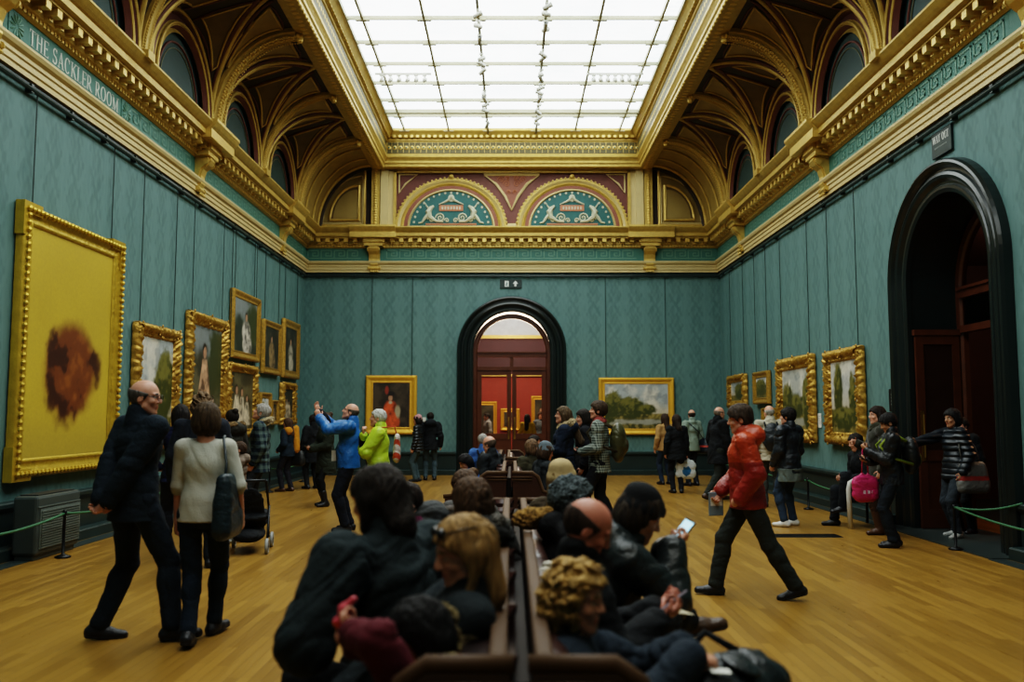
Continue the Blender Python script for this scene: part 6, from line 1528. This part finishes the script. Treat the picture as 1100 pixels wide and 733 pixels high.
# ---------------------------------------------------------------- the bench close to the camera
R = person('heavy dark-haired man in black coat hunched on the bench, seen from behind', (-.38, 3.40), 140, 1.84, sit=1, lean=16, pel=(0, 0, .53), hyaw=10, hpitch=-10, fL=(.40, .20), fR=(.36, -.16), hL=(.30, .20, .80, 60), hR=(.36, -.02, .80, 55), elL=(-.5, .8, -.7), elR=(-.5, -.5, -.7), top=dict(col=(.018, .028, .031), hem=.42, t=.05, belly=.05, wr=.012), bot=dict(col=(.012, .014, .016), fit=1.4), hair=('long', (.020, .014, .010), .10), vox=.0065, fat=1.35)
R = person('blonde woman with sunglasses pushed up, in profile on the bench', (-.27, 3.02), 190, 1.66, True, sit=1, lean=-10, hyaw=12, hpitch=-14, pel=(-.02, 0, .51), hL=(.34, .08, .64, 50), hR=(.34, -.08, .64, 50), top=dict(col=(.016, .022, .025), hem=.42, t=.034, wr=.01), bot=dict(col=BLACKC), hair=('long', (.30, .185, .075), .16), glasses='up', vox=.0055)
R = person('black-haired child in maroon coat with fur hood low on the bench', (-.24, 2.74), 172, 1.24, sit=1, lean=4, pel=(0, 0, .60), headk=1.15, hpitch=-20, hyaw=10, hL=(.34, .08, 1.30, 60, (.5, -.6, .5), (-.4, -.4, .5)), hR=(.36, -.05, 1.22, 60, (.5, .6, .5), (-.4, .4, .5)), top=dict(col=(.085, .012, .018), hem=.42, t=.035, hood=True, fur=((.19, .15, .065), 'up')), bot=dict(col=(.02, .018, .02)), hair=('bob', (.010, .009, .009)), vox=.006)
hp = A3(R['W'](R['hands'][1][2]+R['hands'][1][3]*.11)); 
S = SDF(.01); S.cap(hp+V(0, 0, -.03), hp+V(.0, 0, .02), .022, .018); S.cap(hp+V(-.005, 0, .02), hp+V(.03, 0, .05), .011, .011); S.cap(hp+V(-.02, 0, -.02), hp+V(.02, 0, -.035), .016)
cc = hp.copy(); sdf_thing('toy_figure', S, [mat('pink_plastic', (.60, .10, .13), .4, 0, .05, 5, 0), mat('red_plastic', (.55, .05, .02), .4, 0, .05, 5, 0)], 'small pink and red toy held by the child in maroon', 'toy', .005, None, lambda q: ((q-cc)[:, 2] < -.015).astype(int))
R = person('visitor in grey hooded jacket bent forward on the bench', (-.28, 5.35), 195, 1.74, sit=1, lean=36, pel=(-.02, 0, .50), hpitch=-45, hyaw=0, hL=(.52, .10, .62, 45), hR=(.52, -.10, .62, 45), top=dict(col=(.060, .062, .062), hem=.42, t=.034, hood=True, paint=('sleeves', (.018, .020, .022), 'plain')), bot=dict(col=(.02, .024, .03)), hair=('short', (.024, .014, .010)), scarf=(.10, .02, .05), vox=.007)
R = person('woman with wavy brown hair and grey hood, back to camera on the bench', (-.20, 4.55), 120, 1.68, True, sit=1, lean=0, hyaw=10, top=dict(col=(.035, .035, .034), hem=.42, t=.034, hood=True, fur=((.12, .11, .095), 'n')), bot=dict(col=BLACKC), hair=('bob', (.070, .038, .018)), vox=.0065)
R = person('brown-haired woman turned toward the camera at the end of the bench row', (-.24, 6.55), 238, 1.62, True, sit=1, lean=18, hpitch=-10, top=dict(col=(.12, .11, .105), hem=.42, t=.03, paint=('stripe', (.30, .27, .25), 'plain')), bot=dict(col=DKDENIM), hair=('bob', (.075, .042, .022)), vox=.008)
S = SDF(.03)
for k in range(10):
    t0, t1 = PI*(-.15+.95*k/10), PI*(-.15+.95*(k+1)/10); S.cap(V(-.235+.085*math.cos(t0), 2.84, .84+.085*math.sin(t0)), V(-.235+.085*math.cos(t1), 2.84, .84+.085*math.sin(t1)), .042)
S.cap(V(-.24, 2.90, .62), V(-.24, 2.88, .84), .12, .08, flat=V(0, 1, 0), ff=1.8); S.noise = wrinkle(93, .014, 70)
sdf_thing('fur_hood', S, [cloth((.22, .17, .085), 'fur')], 'pale olive fur hood rising between the maroon child and the blonde woman', 'fur hood', .007)
# second row
R = person('woman with curly blonde hair and dark coat, profile, on the bench', (.19, 2.97), -8, 1.54, True, sit=1, lean=3, hyaw=-16, hpitch=-6, pel=(-.02, 0, .43), fL=(.50, .05), fR=(.52, -.06), hL=(.42, .06, .92, 40, (.8, -.5, -.2), (0, -.2, -1)), hR=(.44, -.04, .92, 35, (.9, .4, -.2), (0, .2, -1)), top=dict(col=(.016, .025, .036), hem=.42, t=.034, wr=.01), bot=dict(col=(.014, .018, .024)), hair=('curly', (.40, .25, .085)), vox=.0055)
R = person('bald man in dark coat bent over a phone on the bench', (.22, 3.50), 2, 1.70, sit=1, lean=6, hyaw=0, hpitch=-30, hL=(.36, .04, .84, 55, (.7, -.5, .3), (-.4, -.3, .8)), hR=(.34, -.10, .82, 55, (.7, .3, .4), (-.4, .3, .8)), top=dict(col=(.012, .014, .016), hem=.42, t=.034), bot=dict(col=(.05, .055, .06)), hair=('fringe', (.05, .03, .02)), sk=(.52, .22, .15), vox=.006)
phone(R, -1, 'pale phone held by the bald man on the bench', False, col=(.45, .40, .48))
R = person('woman in black knit hat and leather jacket leaning over her phone', (.36, 4.30), -2, 1.70, True, sit=1, lean=24, hyaw=0, hpitch=-24, fL=(.46, .10), fR=(.50, .04, .62, 0, -12), kneeR=(.3, -1, .5), hL=(.40, .07, .96, 60, (.7, -.4, .5), (-.5, -.3, .6)), hR=(.42, -.03, .98, 60, (.7, .3, .5), (-.5, .3, .6)), elR=(-.2, -.5, -1), top=dict(col=(.018, .025, .026), kind='leather', hem=.42, t=.036, hood=True), bot=dict(col=(.012, .014, .016)), shoe=(.065, .036, .018), hair=('bob', (.03, .02, .012)), hat=('beanie', (.012, .013, .014)), vox=.006)
phone(R, -1, 'brightly lit phone held by the woman in black knit hat', True, tilt=(-.55, -.55, .6))
R = person('visitor in grey fur hat and dark coat on the bench', (.24, 5.05), 8, 1.64, True, sit=1, lean=10, hyaw=-10, hpitch=-10, top=dict(col=(.014, .014, .015), hem=.42, t=.036, hood=True), bot=dict(col=BLACKC), hair=('bob', BRH), hat=('fur_hat', (.10, .12, .125)), vox=.0075)
S = SDF(.03); S.cap(V(.06, 5.02, 1.00), V(.20, 5.0, 1.01), .052, .056); S.noise = wrinkle(90, .012, 70)
sdf_thing('fur_stole', S, [cloth((.30, .17, .045), 'fur')], 'tawny fur collar lying over the bench back beside the grey fur hat', 'fur collar', .007)
R = person('long-haired visitor in beige knit hat and brown coat, back to camera', (.32, 6.10), 55, 1.70, True, sit=1, lean=4, hyaw=10, pel=(0, 0, .48), top=dict(col=(.060, .042, .024), hem=.42, t=.036), bot=dict(col=BLACKC), hair=('long', (.19, .115, .045), .22), hat=('beanie', (.50, .37, .19)), vox=.0075)
S = SDF(.02); S.cap(V(.15, 4.05, .60), V(.17, 4.12, .83), .11, .075, flat=V(1, 0, 0), ff=1.5); S.noise = wrinkle(91, .016, 40)
sdf_thing('scarf', S, [cloth((.50, .47, .40), 'knit')], 'cream scarf bundled on the bench behind the bald head', 'scarf', .007)
# black bag on the lap of the curly-haired woman, leaflet
S = SDF(.04); c = V(.68, 3.0, .60); S.ell(c, np.eye(3), (.20, .24, .17)); S.cap(c+V(-.14, -.16, .02), c+V(.16, .10, .04), .13, .12); S.cap(c+V(.10, .1, .10), c+V(.18, .16, .14), .06, .03); S.noise = wrinkle(92, .016, 24)
o = sdf_thing('holdall', S, [cloth((.012, .018, .020), 'shiny')], 'bulky black bag resting on the lap of the curly blonde woman', 'bag', .007)
b = MB(); b.bbox(-.035, .035, -.016, .016, 0, .004, .002); tg = b.build('paper_tag', M_card, o); tg.location = (-.02, -.10, .355); tg.rotation_euler = (.25, .1, .2)
tube_child(o, 'strap', [c+V(-.10, .12, .14), c+V(.0, .16, .22), c+V(.10, .10, .17)], .014, cloth((.012, .014, .015)))
b = MB(); n = 8; b.grid(lambda u, v: (-.10+.20*u, -.075+.15*v, .012*math.sin(u*PI)), 8, 4)
tag(b.build('leaflet', mat('cream_paper', (.55, .48, .32), .6, 0, .1, 30, 0), None, (.60, 3.55, .80), .4), 'cream gallery leaflet open on the lap of the bald man', 'leaflet')
# ---------------------------------------------------------------- benches in mid room
R = person('toddler in grey jumper and jeans facing the camera on the middle bench', (-.52, 11.1), 235, .98, sit=1, headk=1.3, pel=(0, 0, .80), lean=-8, fL=(.50, .10, .68), fR=(.50, -.10, .68), hL=(.25, .2, .95), hR=(.25, -.2, .95), top=dict(col=(.16, .18, .19), hem=.72, name='jumper'), bot=dict(col=DENIM), hair=('short', (.09, .05, .025)), shoe=(.12, .08, .06), vox=.008)
R = person('dark-haired child in bright blue and white jacket bending on the middle bench', (-.42, 12.0), 210, 1.30, sit=1, headk=1.12, pel=(0, 0, .68), lean=30, hpitch=-30, fL=(.45, .1, .3), fR=(.45, -.1, .3), top=dict(col=(.03, .14, .42), hem=.6, paint=('yoke_or_toplight', (.55, .58, .60), 'plain')), bot=dict(col=DENIM), hair=('bob', (.012, .010, .010)), vox=.009)
R = person('bald pink-headed man in black on the middle bench', (-.26, 12.7), 150, 1.74, sit=1, lean=6, hpitch=-12, top=dict(col=BLACKC, hem=.42), bot=dict(col=BLACKC), hair=('fringe', (.10, .07, .05)), vox=.010)
R = person('woman in grey knit hat and black coat on the middle bench', (.34, 11.6), 20, 1.64, True, sit=1, lean=10, hpitch=-12, top=dict(col=BLACKC, hem=.42, t=.035), bot=dict(col=BLACKC), hair=('bob', BRH), hat=('beanie', (.12, .15, .17)), vox=.010)
R = person('fair-faced visitor in olive coat on the middle bench beside the grey knit hat', (.28, 12.5), 120, 1.66, True, sit=1, top=dict(col=(.045, .040, .022), hem=.42, t=.035), bot=dict(col=BLACKC), hair=('bob', (.12, .07, .035)), vox=.010)
R = person('visitor in blue shirt with black backpack on the rear bench', (-.50, 15.3), 100, 1.70, sit=1, lean=4, top=dict(col=(.05, .12, .30), hem=.42), bot=dict(col=DKDENIM), hair=('short', GREYH), vox=.011)
backpack(R, 'black backpack over the blue shirt on the rear bench', (.012, .014, .016), .13, .38, .07)
R = person('visitor in dark jacket on the rear bench facing the doorway wall', (.26, 15.4), 10, 1.68, sit=1, lean=12, top=dict(col=(.02, .02, .02), hem=.42), bot=dict(col=BLACKC), hair=('short', DKH), vox=.012)
# ---------------------------------------------------------------- seen through the glazed doors
R = person('dark long-haired woman in yellow top beyond the glazed doors', (.46, 26.6), 80, 1.62, True, top=dict(col=(.52, .33, .015), hem=.8), bot=dict(col=DKDENIM), hair=('long', (.016, .011, .008), .34), vox=.013)
R = person('visitor in pale grey jacket beyond the glazed doors', (-.80, 28.5), 200, 1.66, top=dict(col=(.28, .28, .28), hem=.75), bot=dict(col=BLACKC), hair=('short', DKH), vox=.014)
R = person('visitor in grey-blue coat beyond the glazed doors by the dark frame', (.95, 29.0), 260, 1.70, top=dict(col=(.10, .12, .14), hem=.70), bot=dict(col=BLACKC), hair=('bob', BRH), vox=.014)
# ================================================================== PUSHCHAIR
t = tag(empty('pushchair', (-3.08, 10.45, 0), math.radians(100)), 'dark folding pushchair with pale wheels behind the woman in the pale top', 'pushchair')
fm = mat('dark_tube', (.02, .022, .024), .4, .5, .1, 8, 0)
for s in (-1, 1):
    b = MB(); b.smooth = True; b.tube([(.30, s*.18, .12), (.05, s*.20, .50), (-.22, s*.20, .74), (-.34, s*.20, .84)], .014, 8); b.tube([(-.28, s*.22, .12), (.02, s*.21, .52)], .013, 8); b.build('side_frame', fm, t)
    for x in (.30, -.28):
        w = MB(); w.smooth = True; w.tube([(x+.075*math.cos(a), s*.22, .085+.075*math.sin(a)) for a in [2*PI*i/18 for i in range(18)]], .020, 8, close=True)
        wo = w.build('wheel', mat('pale_tyre', (.30, .31, .30), .6, 0, .1, 8, 0), t); w = MB(); w.smooth = True; w.lathe([(.02, -.02), (.05, -.015), (.05, .015), (.02, .02)], c=(x, s*.22, .085), n=12, M=Matrix.Rotation(PI/2, 4, 'X')); w.build('hub', fm, wo)
b = MB(); b.smooth = True; b.tube([(-.34, -.20, .84), (-.34, .20, .84)], .016, 8); b.build('handle', fm, t)
S = SDF(.03); S.cap(V(.22, 0, .42), V(-.06, 0, .40), .19, .19, flat=V(0, 0, 1), ff=4); S.cap(V(-.06, 0, .42), V(-.16, 0, .60), .18, .16, flat=V(.9, 0, .45), ff=4); S.cap(V(.24, 0, .40), V(.34, 0, .22), .15, .13, flat=V(.9, 0, .4), ff=5); S.noise = wrinkle(33, .006, 30)
v, f = S.mesh(.01); mesh_obj('seat', v, f, [cloth((.016, .018, .020))], t)
S = SDF(.03); S.cap(V(.08, 0, .20), V(-.22, 0, .20), .16, .16, flat=V(0, 0, 1), ff=2.2); S.noise = wrinkle(34, .008, 30); v, f = S.mesh(.01); mesh_obj('basket', v, f, [cloth((.014, .015, .017))], t)
# ================================================================== LIGHT, CAMERA
def lamp(kind, name, loc, energy, col, **kw):
    l = bpy.data.lights.new(name, kind); l.energy = energy; l.color = col
    for k, v in kw.items(): setattr(l, k, v)
    o = bpy.data.objects.new(name, l); C.objects.link(o); o.location = loc; return o
def aim(o, t): o.rotation_euler = (Vector(t)-o.location).to_track_quat('-Z', 'Y').to_euler()
WARM = (1.0, .80, .52)
for (y, tz) in ((11.2, 2.4), (14.0, 2.1), (16.2, 2.4), (18.4, 2.7), (21.2, 2.5)):
    o = lamp('SPOT', 'picture_spot', (-.65, y-.3, 9.1), 170, WARM, spot_size=math.radians(30), spot_blend=.8, shadow_soft_size=.06); aim(o, (-5.6, y, tz))
for (y, tz) in ((14.9, 1.9), (17.4, 1.9), (20.6, 2.2)):
    o = lamp('SPOT', 'picture_spot', (.65, y-.3, 9.1), 150, WARM, spot_size=math.radians(30), spot_blend=.8, shadow_soft_size=.06); aim(o, (5.6, y, tz))
for x in (-3.3, 3.4):
    o = lamp('SPOT', 'picture_spot', (.65 if x > 0 else -.65, 17.5, 9.1), 230, WARM, spot_size=math.radians(26), spot_blend=.8, shadow_soft_size=.06); aim(o, (x, 23.7, 1.9))
for (x, tx, e) in ((-.65, -.3, 130), (.65, .4, 130)):
    o = lamp('SPOT', 'bench_fill_spot', (x, -1.2, 9.05), e, (1.0, .78, .5), spot_size=math.radians(25), spot_blend=.9, shadow_soft_size=.08); aim(o, (tx, 3.2, 1.0))  # unseen warm spots added behind the camera to brighten the seated faces
lamp('POINT', 'red_room_lamp', (0, 28.0, 4.4), 620, (1.0, .72, .5), shadow_soft_size=.6)
lamp('POINT', 'red_room_lamp', (0, 30.2, 5.6), 60, (.7, .85, 1.0), shadow_soft_size=.4)
lamp('POINT', 'lobby_lamp', (8.6, 12.6, 3.9), 80, (1.0, .6, .3), shadow_soft_size=.3)
w = bpy.data.worlds.new('World'); bpy.context.scene.world = w; w.use_nodes = True
w.node_tree.nodes['Background'].inputs[0].default_value = (.012, .018, .018, 1); w.node_tree.nodes['Background'].inputs[1].default_value = 1.0
cam = bpy.data.cameras.new('camera'); co = bpy.data.objects.new('camera', cam); C.objects.link(co)
cam.sensor_width = 36; cam.lens = 36*F/1100; co.location = (0, 0, CZ); co.rotation_euler = (PI/2+TILT, 0, 0)
cam.clip_start = .05; cam.dof.use_dof = True; cam.dof.focus_distance = 12.5; cam.dof.aperture_fstop = 1.5
sce = bpy.context.scene; sce.camera = co
sce.view_settings.view_transform = 'Filmic'; sce.view_settings.look = 'High Contrast'; sce.view_settings.exposure = 0.08
sce.cycles.use_denoising = True; sce.cycles.max_bounces = 8; sce.cycles.diffuse_bounces = 4; sce.cycles.glossy_bounces = 3; sce.cycles.transparent_max_bounces = 8
sce.cycles.caustics_reflective = False; sce.cycles.caustics_refractive = False; sce.cycles.sample_clamp_indirect = 6
